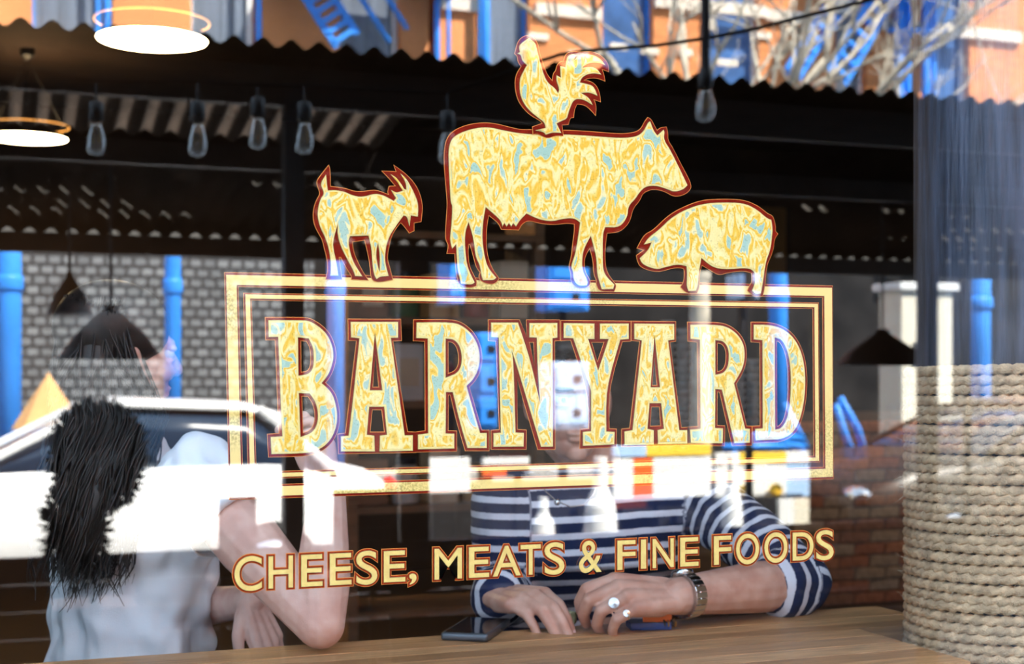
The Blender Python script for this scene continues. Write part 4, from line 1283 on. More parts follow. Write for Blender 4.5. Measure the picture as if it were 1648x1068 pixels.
ceiling_lamp(-260, 150, 4.4, 0.43, 'unseen ceiling lamp added beyond the left edge of the window to warm the room')  # out of view, added to bring warm light into the room

# shelf unit with jars and boxes
M_shelf = pmat('shelf_pine', (0.22, 0.12, 0.06), 0.6, var=0.3, scale=6, stretch=(0.5, 4, 4))
sx0, sx1 = at(566, 500, 3.6).x, at(866, 500, 3.6).x
su = thing('shelf_unit', 'open wooden shelf unit standing at the back behind the two people', 'shelf', ((sx0 + sx1) / 2, 3.75, 0))
for x in (sx0, sx1):
    MB().box((x, 3.75, 1.05), (0.02, 0.17, 1.05)).build('side_panel', M_shelf, su)
shz = [0.1, 0.5, 0.9, 1.3, 1.62, 1.95]
for z in shz:
    MB().box(((sx0 + sx1) / 2, 3.75, z), ((sx1 - sx0) / 2 - 0.021, 0.17, 0.014)).build('shelf_board', M_shelf, su)
cols = [('red', (0.35, 0.05, 0.03)), ('amber', (0.50, 0.26, 0.06)), ('cream', (0.60, 0.50, 0.36)), ('brown', (0.24, 0.12, 0.06)), ('white', (0.6, 0.6, 0.58)), ('green', (0.10, 0.18, 0.07))]
rj = random.Random(9)
names = ['lowest visible', 'middle', 'upper']
for si, z in enumerate((0.9, 1.3, 1.62)):
    order = rj.sample(range(6), 5)
    for j, ci in enumerate(order):
        cn, cc = cols[ci]
        x = sx0 + 0.09 + j * (sx1 - sx0 - 0.18) / 4
        m = pmat('stock_' + cn, cc, 0.5, var=0.15)
        if (j + si) % 2:
            o = thing('jar', '%s jar with a dark lid on the %s shelf at the back' % (cn, names[si]), 'jar', (x, 3.68, z + 0.015))
            MB().lathe((x, 3.68, z + 0.015), [(0.05, 0), (0.055, 0.01), (0.055, 0.13), (0.04, 0.15)], 18).build('jar_body', m, o, True)
            MB().lathe((x, 3.68, z + 0.165), [(0.044, 0), (0.044, 0.025), (0.04, 0.028)], 18).build('lid', M_black, o)
        else:
            h = rj.uniform(0.08, 0.12)
            o = thing('carton', '%s carton on the %s shelf at the back' % (cn, names[si]), 'carton', (x, 3.70, z + 0.0145))
            MB().box((x, 3.70, z + 0.0145 + h), (0.06, 0.07, h), bev=0.004).build('box', m, o)
            MB().box((x, 3.628, z + 0.0145 + h), (0.04, 0.003, h * 0.5)).build('label', pmat('stock_cream', (0.6, 0.5, 0.36), 0.5), o)

# stacks of grey cups on a ledge
M_cup = pmat('grey_cup', (0.30, 0.30, 0.30), 0.35, var=0.1)
lx0, lx1 = at(1030, 600, 2.4).x, at(1250, 600, 2.4).x
cl = thing('cup_ledge', 'dark ledge carrying stacked grey cups behind the man', 'ledge', ((lx0 + lx1) / 2, 2.5, 0))
zc0 = at(1075, 725, 2.4).z
MB().box(((lx0 + lx1) / 2, 2.5, zc0 - 0.02), ((lx1 - lx0) / 2, 0.14, 0.02)).build('top', M_dark, cl)
for x in (lx0 + 0.03, lx1 - 0.03):
    MB().box((x, 2.5, (zc0 - 0.04) / 2), (0.025, 0.12, (zc0 - 0.04) / 2)).build('leg', M_dark, cl)
for i, (px, nn, lab) in enumerate(((1062, 16, 'leftmost tall stack of grey cups behind the man'), (1086, 17, 'second tall stack of grey cups from the left'), (1110, 16, 'third tall stack of grey cups from the left'), (1200, 11, 'fourth stack of grey cups, right of the gap'), (1224, 12, 'rightmost stack of grey cups'))):
    q = at(px, 725, 2.4)
    t = thing('cup_stack', lab, 'cups', (q.x, 2.45, zc0), 'stacks of grey cups')
    m0 = None
    for r in range(nn):
        if m0 is None:
            m0 = MB().lathe((0, 0, 0), [(0.016, 0), (0.021, 0.010), (0.023, 0.019), (0.023, 0.022), (0.018, 0.0235)], 14).build('cup', M_cup, None, True)
            ob = m0
            ob.parent = t
        else:
            ob = bpy.data.objects.new('cup', m0.data); COL.objects.link(ob); ob.parent = t
        ob.location = (0, 0, r * 0.0245)

# brown board on the back wall and a low wooden cupboard
a, b = at(1192, 330, YB - 0.1), at(1274, 465, YB - 0.1)
t = thing('notice_board', 'plain brown board hanging on the back wall right of the pig', 'board', ((a.x + b.x) / 2, YB - 0.03, b.z))
MB().box(((a.x + b.x) / 2, YB - 0.03, (a.z + b.z) / 2), ((b.x - a.x) / 2, 0.02, (a.z - b.z) / 2)).build('panel', pmat('brown_board', (0.26, 0.15, 0.06), 0.6, var=0.15, scale=2), t)
for x in (a.x, b.x):
    MB().box((x, YB - 0.035, (a.z + b.z) / 2), (0.02, 0.028, (a.z - b.z) / 2)).build('frame_stile', M_dark, t)
a, b = at(990, 690, 5.5), at(1180, 690, 5.5)
t = thing('cupboard', 'low dark wooden cupboard at the back behind the man', 'cupboard', ((a.x + b.x) / 2, 5.7, 0))
MB().box(((a.x + b.x) / 2, 5.75, 0.55), ((b.x - a.x) / 2, 0.2, 0.55)).build('body', M_shelf, t)
for s in (-1, 1):
    d = MB().box(((a.x + b.x) / 2 + s * (b.x - a.x) / 4, 5.54, 0.55), ((b.x - a.x) / 4 - 0.01, 0.012, 0.5)).build('door', M_shelf, t)
    MB().ell(((a.x + b.x) / 2 + s * 0.05, 5.515, 0.65), 0.015).build('knob', M_brass, d, True)

# ------------------------------------------------------------------ people
def axes(f):
    f = Vector(f).normalized()
    up = Vector((0, 0, 1)); up = (up - f * up.dot(f)).normalized()
    r = f.cross(up)          # person's right
    return f, up, r

def add_head(mb, c, fwd, tilt=0.0, s=1.0):
    """head built from overlapping forms; c is its middle, fwd the way it looks"""
    f = Vector(fwd).normalized()
    up0 = Vector((0, 0, 1))
    r = f.cross(up0).normalized(); u = r.cross(f).normalized()
    if tilt:
        q = Matrix.Rotation(tilt, 3, f); r, u = q @ r, q @ u
    P = lambda x, y, z: c + (f * y + r * x + u * z) * s
    R = Matrix((r, f, u)).transposed()
    E = lambda x, y, z, a, b, d: mb.ell(P(x, y, z), (a * s, b * s, d * s), R, 20, 14)
    E(0, -0.012, 0.035, 0.074, 0.094, 0.082)      # cranium
    E(0, 0.022, -0.03, 0.062, 0.066, 0.080)       # face
    E(0, 0.040, -0.078, 0.042, 0.042, 0.034)      # jaw
    E(0, 0.070, -0.096, 0.019, 0.018, 0.017)      # chin
    E(0, 0.074, 0.026, 0.046, 0.016, 0.012)       # brow
    for k in (-1, 1):
        E(k * 0.038, 0.060, -0.026, 0.022, 0.024, 0.020)   # cheek
        E(k * 0.076, -0.012, -0.012, 0.010, 0.019, 0.032)  # ear
    mb.cone(P(0, 0.083, 0.018), 0.008 * s, P(0, 0.104, -0.022), 0.013 * s)
    for k in (-1, 1):
        E(k * 0.012, 0.092, -0.027, 0.009, 0.010, 0.008)
    for k in (-1, 1):
        E(k * 0.031, 0.0775, 0.0165, 0.018, 0.011, 0.0065)
        E(k * 0.031, 0.0765, -0.0045, 0.017, 0.010, 0.0055)
    E(0, 0.084, -0.056, 0.024, 0.010, 0.006)
    E(0, 0.082, -0.067, 0.020, 0.010, 0.007)
    return P, R

def hand(mb, W, d, nrm, lat, s, curls, spread=0.06, thumb=None, fr=1.0):
    """wrist W, pointing d, back of hand nrm, lat towards the index finger; returns joints per finger"""
    d = Vector(d).normalized(); lat = (Vector(lat) - d * d.dot(Vector(lat))).normalized()
    nrm = lat.cross(d) if lat.cross(d).dot(Vector(nrm)) > 0 else d.cross(lat)
    offs = [0.029, 0.0095, -0.0105, -0.029]; ml = [0.090, 0.093, 0.087, 0.077]
    ln = [(0.043, 0.026, 0.021), (0.047, 0.030, 0.022), (0.043, 0.028, 0.022), (0.034, 0.021, 0.019)]
    rd = [(0.0105, 0.0092, 0.0084, 0.0072), (0.0107, 0.0095, 0.0086, 0.0074), (0.0102, 0.009, 0.0082, 0.007), (0.009, 0.008, 0.0072, 0.0064)]
    joints = []
    for i in range(4):
        m = W + (d * ml[i] + lat * offs[i] + nrm * (0.004 if i in (1, 2) else 0)) * s
        mb.cone(W + (lat * offs[i] * 0.62 + d * 0.005) * s, 0.0150 * s, m, 0.0122 * s)
        mb.cone(W + (lat * offs[i] * 0.75 + d * 0.03 - nrm * 0.006) * s, 0.0135 * s, m - nrm * 0.004 * s, 0.0110 * s)
        a = 0; p = m; js = [m.copy()]
        di = (d + lat * spread * (1.2 - i) * 0.8).normalized()
        for k_ in range(3):
            a += math.radians(curls[i][k_])
            e = di * math.cos(a) - nrm * math.sin(a)
            q = p + e * ln[i][k_] * s
            mb.cone(p, rd[i][k_] * s * fr, q, rd[i][k_ + 1] * s * fr)
            p = q; js.append(p.copy())
        joints.append(js)
    t0 = W + (d * 0.022 + lat * 0.026 - nrm * 0.006) * s
    if thumb is None:
        thumb = [(0.052, 0.046, -0.016), (0.078, 0.050, -0.024), (0.100, 0.044, -0.030)]
    pp = t0; rr2 = [0.0150, 0.0115, 0.0100, 0.0085]; js = [t0]
    for k_, (a, b, c_) in enumerate(thumb):
        q = W + (d * a + lat * b + nrm * c_) * s
        mb.cone(pp, rr2[k_] * s, q, rr2[k_ + 1] * s)
        pp = q; js.append(q)
    joints.append(js)
    return joints, d, nrm, lat

def nail(j, nrm_dir, body, s=1.0):
    tip, pre = j[-1], j[-2]
    e = (tip - pre).normalized()
    n_ = (Vector(nrm_dir) - e * e.dot(Vector(nrm_dir))).normalized()
    R = frame_of(n_, e)
    MB().ell(tip + e * 0.0005 + n_ * 0.0063 * s, (0.0068 * s, 0.0052 * s, 0.0016 * s), R, 12, 8).build('fingernail', M_nail, body, True)
M_nail = pmat('fingernail', (0.74, 0.50, 0.46), 0.3, var=0.05)
M_eye = pmat('eye_white', (0.75, 0.73, 0.7), 0.2, var=0.03)
M_iris = pmat('iris', (0.04, 0.025, 0.015), 0.2)

def ring_pts(c, lat, fwd, a, b, n=28, p=2.3, drop=None):
    out = []
    for k_ in range(n):
        t = 2 * math.pi * k_ / n
        ct, st_ = math.cos(t), math.sin(t)
        out.append(c + lat * a * math.copysign(abs(ct) ** (2 / p), ct) + fwd * b * math.copysign(abs(st_) ** (2 / p), st_))
    return out

def segdist(P, a, b):
    a, b = np.array(a), np.array(b)
    ab = b - a
    t = np.clip(((P - a) @ ab) / (ab @ ab), 0, 1)
    q = a + t[:, None] * ab
    return np.linalg.norm(P - q, axis=1), t

def folds(me, amp, fn):
    P = get_co(me)
    nr = np.empty(len(me.vertices) * 3, dtype=np.float32)
    me.vertices.foreach_get('normal', nr)
    nr = nr.reshape(-1, 3)
    d = np.array([fn(Vector(p)) for p in P.tolist()], dtype=np.float32)
    set_co(me, P + nr * (d * amp)[:, None])

def stool(loc, h, label):
    t = thing('bar_stool', label, 'stool', (loc[0], loc[1], 0))
    x, y = loc[0], loc[1]
    MB().lathe((x, y, h - 0.045), [(0.15, 0), (0.165, 0.01), (0.165, 0.035), (0.15, 0.045)], 28).build('seat', M_dark, t, True)
    for a in (0.8, 2.37, 3.94, 5.5):
        MB().tube([(x + 0.12 * math.cos(a), y + 0.12 * math.sin(a), h - 0.045), (x + 0.19 * math.cos(a), y + 0.19 * math.sin(a), 0.0)], 0.013, 8).build('leg', M_black, t)
    rg = [Vector((x + 0.165 * math.cos(a), y + 0.165 * math.sin(a), 0.25)) for a in [2 * math.pi * i / 28 for i in range(28)]]
    MB().tube(rg, 0.009, 6, closed=True).build('foot_ring', M_black, t, True)

# ---------------------------------------------- the man in the striped shirt
mC = at(958, 792, 0.87)                       # between the shoulders
mf = Vector((-0.12, -1, 0)).normalized(); mr = mf.cross(Vector((0, 0, 1)))   # his right = image left
ml_ = -mr
shL = at(1128, 792, 0.80); shR = at(815, 796, 0.90)
elL = at(1283, 952, 0.515); elL.z = Z_TOP + 0.052
wrL = at(1086, 962, 0.445); wrL.z = Z_TOP + 0.053
elR = at(812, 958, 0.90)
hips = Vector((mC.x + 0.02, 1.02, 0.80))
mneck = at(950, 735, 0.87)
mhead = at(916, 640, 0.83)
body = MB()
body.cone(mC + Vector((0, 0.0, -0.06)), 0.075, mneck, 0.058)
body.cone(mneck, 0.058, mhead + Vector((0, 0.02, -0.06)), 0.056)
Ph, Rh = add_head(body, mhead, (-0.16, -1, -0.10))
body.loft([ring_pts(hips, ml_, mf, 0.13, 0.09), ring_pts(hips.lerp(mC, 0.5), ml_, mf, 0.13, 0.09), ring_pts(mC + Vector((0, 0.02, -0.10)), ml_, mf, 0.145, 0.085)])
for sh, el in ((shL, elL), (shR, elR)):
    body.cone(mC + Vector((0, 0.01, -0.05)), 0.05, sh, 0.05)
    body.cone(sh, 0.05, el, 0.042)
body.cone(elL, 0.043, elL.lerp(wrL, 0.35), 0.045)
body.cone(elL.lerp(wrL, 0.35), 0.045, wrL, 0.031)
body.cone(wrL + Vector((0, 0.012, 0)), 0.026, elL.lerp(wrL, 0.3), 0.038)
# left hand (image right): fingers point along the counter and curl down
dL = Vector((-1, -0.12, 0.10)); 
jl, dLn, nL, laL = hand(body, wrL + Vector((-0.004, 0, 0.002)), dL, (0, -0.55, 1), (-0.05, 0.80, 0.58), 1.10,
                   [(30, 58, 28), (36, 60, 28), (40, 60, 28), (40, 56, 25)], 0.07,
                   [(0.045, 0.050, -0.022), (0.070, 0.052, -0.034), (0.090, 0.044, -0.040)], 1.05)
# right hand (image left): fingers reach towards the glass
kR = at(852, 966, 0.540)
dR = Vector((0.22, -0.96, 0.06)).normalized()
wrR = kR - dR * 0.094; wrR.z = kR.z - 0.004
jr, dRn, nR, laR = hand(body, wrR, dR, (0, 0, 1), (0.90, 0.36, 0.20), 1.06, [(18, 36, 18), (20, 32, 16), (22, 32, 16), (24, 32, 18)], -0.12,
                   [(0.050, 0.046, -0.020), (0.078, 0.050, -0.026), (0.100, 0.046, -0.028)], 1.05)
body.cone(elR, 0.042, wrR, 0.029)
man = body.build('person', M_skin_m)
remesh(man, 0.0026, 3)
tag(man, 'man in a navy and white striped shirt leaning on the counter', 'person')
for j in jr[:4]:
    nail(j, nR + Vector((0, -0.3, 0)), man)
for k_ in (-1, 1):
    MB().ell(Ph(k_ * 0.031, 0.0738, 0.006), 0.0118, None, 14, 10).build('eye', M_eye, man, True)
    MB().ell(Ph(k_ * 0.031, 0.0825, 0.006), (0.0058, 0.0034, 0.0058), Rh, 12, 8).build('iris', M_iris, man, True)
    MB().ell(Ph(k_ * 0.032, 0.088, 0.026), (0.020, 0.006, 0.004), Rh, 12, 8).build('eyebrow', pmat('brow_hair', (0.03, 0.018, 0.012), 0.8), man, True)
# shirt
sb = MB()
up = Vector((0, 0, 1))
sb.loft([ring_pts(hips + up * -0.04, ml_, mf, 0.165, 0.115), ring_pts(hips + up * 0.10, ml_, mf, 0.168, 0.115), ring_pts(hips.lerp(mC, 0.55), ml_, mf, 0.178, 0.118),
         ring_pts(mC + Vector((0, 0.02, -0.13)), ml_, mf, 0.188, 0.118), ring_pts(mC + Vector((0, 0.01, -0.05)), ml_, mf, 0.178, 0.105),
         ring_pts(mC + Vector((0, 0, -0.005)), ml_, mf, 0.150, 0.085), ring_pts(mC + Vector((-0.004, 0, 0.035)), ml_, mf, 0.090, 0.072), ring_pts(mneck + Vector((0, 0, -0.012)), ml_, mf, 0.068, 0.068)])
cuffL = elL.lerp(wrL, 0.14)
for sh, el in ((shL, elL), (shR, elR)):
    sb.cone(mC.lerp(sh, 0.45) + Vector((0, 0, -0.045)), 0.075, sh + Vector((0, 0, -0.01)), 0.068)
    sb.cone(sh + Vector((0, 0, -0.01)), 0.068, el, 0.060)
sb.cone(elL, 0.060, cuffL, 0.057)
R_ = frame_of(wrL - elL, up)
sb.lathe(elL, [(0.050, -0.02), (0.060, 0.0), (0.0595, 0.05), (0.056, 0.058), (0.045, 0.058)], 24, axis=R_)
cuffR = elR.lerp(wrR, 0.93)
sb.cone(elR, 0.062, cuffR, 0.050)
shirt = sb.build('striped_shirt', stripe_mat(), man)
remesh(shirt, 0.0045, 5)
def f_man(p):
    v = noise.noise(Vector((p.x * 9, p.y * 9, p.z * 16))) * 0.9 + noise.noise(Vector((p.x * 26 + p.z * 18, p.y * 22, p.z * 24 - p.x * 12))) * 0.5
    return v
folds(shirt.data, 0.0065, f_man)
P = get_co(shirt.data).astype(np.float64)
tors = 1e9
dU, tU = segdist(P, shL, elL); dF, tF = segdist(P, elL, wrL)
dU2, tU2 = segdist(P, shR, elR); dF2, tF2 = segdist(P, elR, wrR)
PER = 0.0305
val = (P[:, 2] - 0.05 * (P[:, 0] - mC.x)) / PER
LU = (elL - shL).length; LU2 = (elR - shR).length
latd = (P - np.array(mC)) @ np.array(ml_)
armL = ((np.minimum(dU, dF) < 0.082) & (latd > 0.145 + 0.0 * latd)) | ((P[:, 1] < 0.66) & (latd > 0.12))
armR = (np.minimum(dU2, dF2) < 0.082) & ((latd < -0.145) | ((P[:, 2] < 1.10) & (P[:, 1] < 0.84) & (latd < -0.02) & (np.minimum(dU2, dF2) < 0.072)))
aL = np.where(dU < dF, tU * LU, LU + tF * (wrL - elL).length)
ux = np.array((elL - shL).normalized()); fxv = np.array((wrL - elL).normalized())
aL = np.where(dU <= dF, (P - np.array(shL)) @ ux, LU + (P - np.array(elL)) @ fxv)
ux2 = np.array((elR - shR).normalized()); fxv2 = np.array((wrR - elR).normalized())
aR = np.where(dU2 <= dF2, (P - np.array(shR)) @ ux2, LU2 + (P - np.array(elR)) @ fxv2)
val = np.where(armL, aL / PER + 0.2, val)
val = np.where(armR, aR / PER + 0.55, val)
at_ = shirt.data.attributes.new('stripe', 'FLOAT', 'POINT')
at_.data.foreach_set('value', val.astype(np.float32))
# hair, short and dark
hb = MB()
for x, y, z, a, b, c_ in ((0, -0.022, 0.052, 0.079, 0.094, 0.076), (0, 0.035, 0.098, 0.055, 0.045, 0.024), (0, -0.075, -0.01, 0.062, 0.035, 0.06)):
    hb.ell(Ph(x, y, z), (a, b, c_), Rh, 24, 16)
rh = random.Random(21)
for i in range(420):
    a = rh.uniform(0, 2 * math.pi); b = rh.uniform(0, 1.25)
    d = Vector((math.sin(b) * math.cos(a), math.sin(b) * math.sin(a), math.cos(b)))
    p = Ph(d.x * 0.075, d.y * 0.088 - 0.018, d.z * 0.072 + 0.05)
    w_ = (Rh @ Vector((d.x * 0.6 + rh.uniform(-.3, .3), d.y * 0.6 + 0.5, d.z + 0.1))).normalized()
    hb.tube([p, p + w_ * 0.014, p + w_ * 0.022 + Rh @ Vector((rh.uniform(-.01, .01), 0.01, -0.004))], [0.003, 0.0025, 0.0008], 4)
M_hair_m = pmat('dark_brown_hair', (0.020, 0.012, 0.008), 0.55, var=0.4, scale=80)
hb.build('short_hair', M_hair_m, man, True)
# wristwatch
wc = wrL.lerp(elL, 0.085)
ax = (elL - wrL).normalized()
e1 = (up - ax * up.dot(ax)).normalized(); e2 = ax.cross(e1)
wa, wb2 = 0.0345, 0.0375
watch = MB().tube([wc + e1 * wa * math.cos(a) + e2 * wb2 * math.sin(a) for a in [2 * math.pi * i / 40 for i in range(40)]], 0.0022, 6, closed=True).build('wristwatch', M_steel, man, True)
for i in range(22):
    a = 2 * math.pi * i / 22
    q = wc + e1 * (wa + 0.001) * math.cos(a) + e2 * (wb2 + 0.001) * math.sin(a)
    nn = (e1 * math.cos(a) / wa + e2 * math.sin(a) / wb2).normalized()
    MB().box(q, (0.0046, 0.0112, 0.0020), frame_of(nn, ax.cross(nn)), bev=0.001).build('link', M_steel, watch)
nn = (e1 * 0.92 + Vector((0, 0.38, 0))).normalized()
q = wc + e1 * wa * 0.95 + Vector((0, 1, 0)) * wb2 * 0.35
MB().lathe(q, [(0.017, -0.004), (0.019, 0.0), (0.019, 0.004), (0.0165, 0.006), (0.002, 0.0062)], 26, axis=frame_of(nn, ax)).build('case', M_steel, watch, True)
# rings on the left hand
for fi, rad_, lab in ((2, 0.0100, 'large round silver signet ring'), (3, 0.0078, 'small silver ring')):
    a, b = jl[fi][0], jl[fi][1]
    c_ = a.lerp(b, 0.50); e = (b - a).normalized()
    n_ = (nL + Vector((0, -0.9, 0))); n_ = (n_ - e * e.dot(n_)).normalized(); b_ = e.cross(n_)
    r1 = rad_ * 1.06
    rg = MB().tube([c_ + (n_ * math.cos(t) + b_ * math.sin(t)) * r1 for t in [2 * math.pi * i / 30 for i in range(30)]], 0.0018, 6, closed=True).build('finger_ring', M_steel, man, True)
    rg['label'] = lab
    MB().lathe(c_ + n_ * r1, [(0.0085 if fi == 2 else 0.0055, -0.001), (0.0092 if fi == 2 else 0.006, 0.0008), (0.0085 if fi == 2 else 0.0055, 0.0024), (0.0005, 0.003)], 22, axis=frame_of(n_, e)).build('ring_face', M_steel, rg)
# neck chain
cpts = []
for px, py in ((868, 768), (878, 790), (895, 806), (918, 815), (940, 812), (955, 796), (964, 772)):
    cpts.append(at(px, py, 0.752))
ch = MB().tube(cpts, 0.0014, 6).build('neck_chain', M_steel, man, True)
MB().ell(at(897, 808, 0.75), 0.006).build('pendant', M_steel, ch, True)
# trousers and shoes below the counter
def legs(p, hip, fwd, lat, mat, shoe, kneez=0.70, kf=0.36):
    tb = MB()
    tb.loft([ring_pts(hip + up * -0.07, lat, fwd, 0.15, 0.12), ring_pts(hip, lat, fwd, 0.16, 0.12), ring_pts(hip + up * 0.09, lat, fwd, 0.145, 0.10)])
    feet = []
    for s in (-1, 1):
        h_ = hip + lat * s * 0.085 + up * -0.01
        kn = h_ + fwd * kf + lat * s * 0.03; kn.z = kneez
        ft = kn + fwd * -0.10; ft.z = 0.33
        tb.cone(h_, 0.088, kn, 0.062); tb.cone(kn, 0.062, ft, 0.045)
        feet.append(ft)
    o = tb.build('trousers', mat, p); remesh(o, 0.009, 3)
    for ft in feet:
        MB().cone(ft + up * -0.04, 0.042, ft + fwd * 0.14 + up * -0.055, 0.034).build('shoe', shoe, p, True)
M_jeans = pmat('dark_jeans', (0.02, 0.03, 0.06), 0.9, var=0.2, scale=60)
legs(man, hips, Vector((0, 1, 0)) * -0.72 + Vector((-0.69, 0, 0)), Vector((0.72, -0.69, 0)), M_jeans, M_black, 0.72, 0.30)
stool((hips.x, hips.y + 0.02), 0.690, 'black bar stool under the man in the striped shirt')

# ---------------------------------------------- the woman in the white t-shirt
wS = at(232, 752, 0.86)
sR = at(312, 772, 0.70)
wlat = (sR - wS); wlat.z = 0; wlat.normalize()          # towards her right shoulder
wf = Vector((0, 0, 1)).cross(wlat)                       # the way she faces
if wf.x < 0: wf = -wf
sL = wS - wlat * 0.185; sL.z = sR.z
whip = at(200, 1230, 0.93); whip.z = 0.80
wwaist = at(208, 1010, 0.90)
wchest = at(218, 880, 0.88)
wneck = at(212, 690, 0.875)
whead = at(196, 570, 0.885)
eR = at(516, 1000, 0.465); eR.z = Z_TOP + 0.040
wR = at(527, 790, 0.545)
eL = at(262, 985, 1.14)
wL = at(402, 966, 0.74)
body = MB()
body.cone(wS + Vector((0, 0, -0.05)), 0.06, wneck, 0.048)
body.cone(wneck, 0.048, whead + Vector((0, 0, -0.06)), 0.050)
Pw, Rw = add_head(body, whead, wf + Vector((0.1, -0.05, -0.05)), 0.06, 0.97)
body.loft([ring_pts(whip, wlat, wf, 0.12, 0.085), ring_pts(wwaist, wlat, wf, 0.105, 0.075), ring_pts(wchest, wlat, wf, 0.12, 0.08), ring_pts(wS + Vector((0, 0, -0.06)), wlat, wf, 0.12, 0.06)])
for sh, el in ((sR, eR), (sL, eL)):
    body.cone(wS + Vector((0, 0, -0.04)), 0.045, sh, 0.046)
    body.cone(sh, 0.050, sh.lerp(el, 0.45), 0.053)
    body.cone(sh.lerp(el, 0.45), 0.053, el, 0.037)
body.cone(eR, 0.037, eR.lerp(wR, 0.35), 0.043)
body.cone(eR.lerp(wR, 0.35), 0.043, wR, 0.029)
body.cone(eL, 0.037, eL.lerp(wL, 0.35), 0.039)
body.cone(eL.lerp(wL, 0.35), 0.039, wL, 0.026)
jw, _, nw, _ = hand(body, wR, (-0.10, 0.10, 1.0), (0.9, -0.5, 0), (-0.2, 0.9, 0), 0.92, [(30, 60, 40), (34, 64, 40), (36, 64, 40), (38, 60, 40)], 0.04)
jw2, _, nw2, _ = hand(body, wL, (0.32, -0.30, -0.86), (0.55, -0.60, 0.5), (-0.75, -0.6, -0.1), 0.92, [(12, 20, 12), (10, 18, 10), (14, 20, 12), (18, 24, 14)], 0.10)
woman = body.build('person', M_skin_f)
remesh(woman, 0.0026, 4)
tag(woman, 'woman with long dark hair in a white t-shirt propping an elbow on the counter', 'person')
for k_ in (-1, 1):
    MB().ell(Pw(k_ * 0.031, 0.0738, 0.006), 0.0115, None, 14, 10).build('eye', M_eye, woman, True)
    MB().ell(Pw(k_ * 0.031, 0.0825, 0.006), (0.0057, 0.0033, 0.0057), Rw, 12, 8).build('iris', M_iris, woman, True)
tb = MB()
tb.loft([ring_pts(whip + up * -0.05, wlat, wf, 0.165, 0.135), ring_pts(whip + up * 0.08, wlat, wf, 0.160, 0.130), ring_pts(wwaist, wlat, wf, 0.150, 0.122), ring_pts(wwaist.lerp(wchest, 0.5), wlat, wf, 0.152, 0.126),
         ring_pts(wchest, wlat, wf, 0.158, 0.122), ring_pts(wS + Vector((0, 0, -0.06)), wlat, wf, 0.160, 0.095), ring_pts(wS + Vector((0, 0, -0.012)), wlat, wf, 0.125, 0.075), ring_pts(wS + Vector((0, 0, 0.012)), wlat, wf, 0.075, 0.062), ring_pts(wneck + Vector((0, 0, -0.015)), wlat, wf, 0.058, 0.056)])
for sh, el in ((sR, eR), (sL, eL)):
    tb.cone(wS.lerp(sh, 0.5) + Vector((0, 0, -0.04)), 0.062, sh + Vector((0, 0, -0.012)), 0.060)
    R_ = frame_of(el - sh, up)
    tb.lathe(sh, [(0.04, -0.05), (0.060, -0.03), (0.064, 0.0), (0.068, 0.06), (0.071, 0.105), (0.066, 0.108), (0.05, 0.10)], 28, axis=R_)
tee = tb.build('white_tshirt', pmat('white_cotton', (0.86, 0.90, 0.98), 0.95, var=0.05, scale=12, bump=0.2, bscale=500, spec=0.15), woman)
remesh(tee, 0.0045, 5)
ng = Vector((0.8, 0, 1)).normalized()
def f_wom(p):
    q = (p - wchest)
    l_, d_ = q.dot(wlat), q.dot(wf)
    v = noise.noise(Vector((l_ * 14, d_ * 14, p.z * 4.5))) * 1.0
    v += noise.noise(Vector((l_ * 9 + p.z * 16, d_ * 12, p.z * 10 - l_ * 14 + 7))) * 0.8
    v += noise.noise(Vector((l_ * 40, d_ * 40, p.z * 18))) * 0.25
    return v
folds(tee.data, 0.021, f_wom)
# sleeve hem band
R_ = frame_of(eR - sR, up)
MB().lathe(sR, [(0.0705, 0.098), (0.0730, 0.099), (0.0735, 0.108), (0.0705, 0.1095), (0.0690, 0.104), (0.0705, 0.098)], 36, axis=R_).build('sleeve_hem', MATS['white_cotton'], tee, True)
# long hair falling down her back
M_hair_w = pmat('long_dark_hair', (0.016, 0.010, 0.008), 0.48, var=0.55, scale=30, stretch=(2, 2, 0.3))
hb = MB()
for x, y, z, a, b, c_ in ((0, -0.022, 0.045, 0.084, 0.100, 0.084), (0, -0.055, -0.03, 0.080, 0.060, 0.095)):
    hb.ell(Pw(x, y, z), (a, b, c_), Rw, 24, 16)
back = -wf
hc = [Pw(0, -0.06, -0.02), at(178, 668, 0.80), at(160, 740, 0.745), at(150, 820, 0.735), at(138, 900, 0.745)]
def hpath(t):
    x = t * (len(hc) - 1); i = min(int(x), len(hc) - 2); return hc[i].lerp(hc[i + 1], x - i)
scr = Vector((CT, -ST, 0)); dep = Vector((ST, CT, 0))
rw = random.Random(31)
core = []
for i in range(14):
    t = i / 13
    a = 0.072 * (1 - 0.25 * t) if t > 0.1 else 0.07
    core.append([hpath(t) + scr * a * (1 - 0.5 * max(0, t - .6) / .4) * math.cos(q) + dep * 0.04 * math.sin(q) for q in [2 * math.pi * k_ / 18 for k_ in range(18)]])
hb.loft(core)
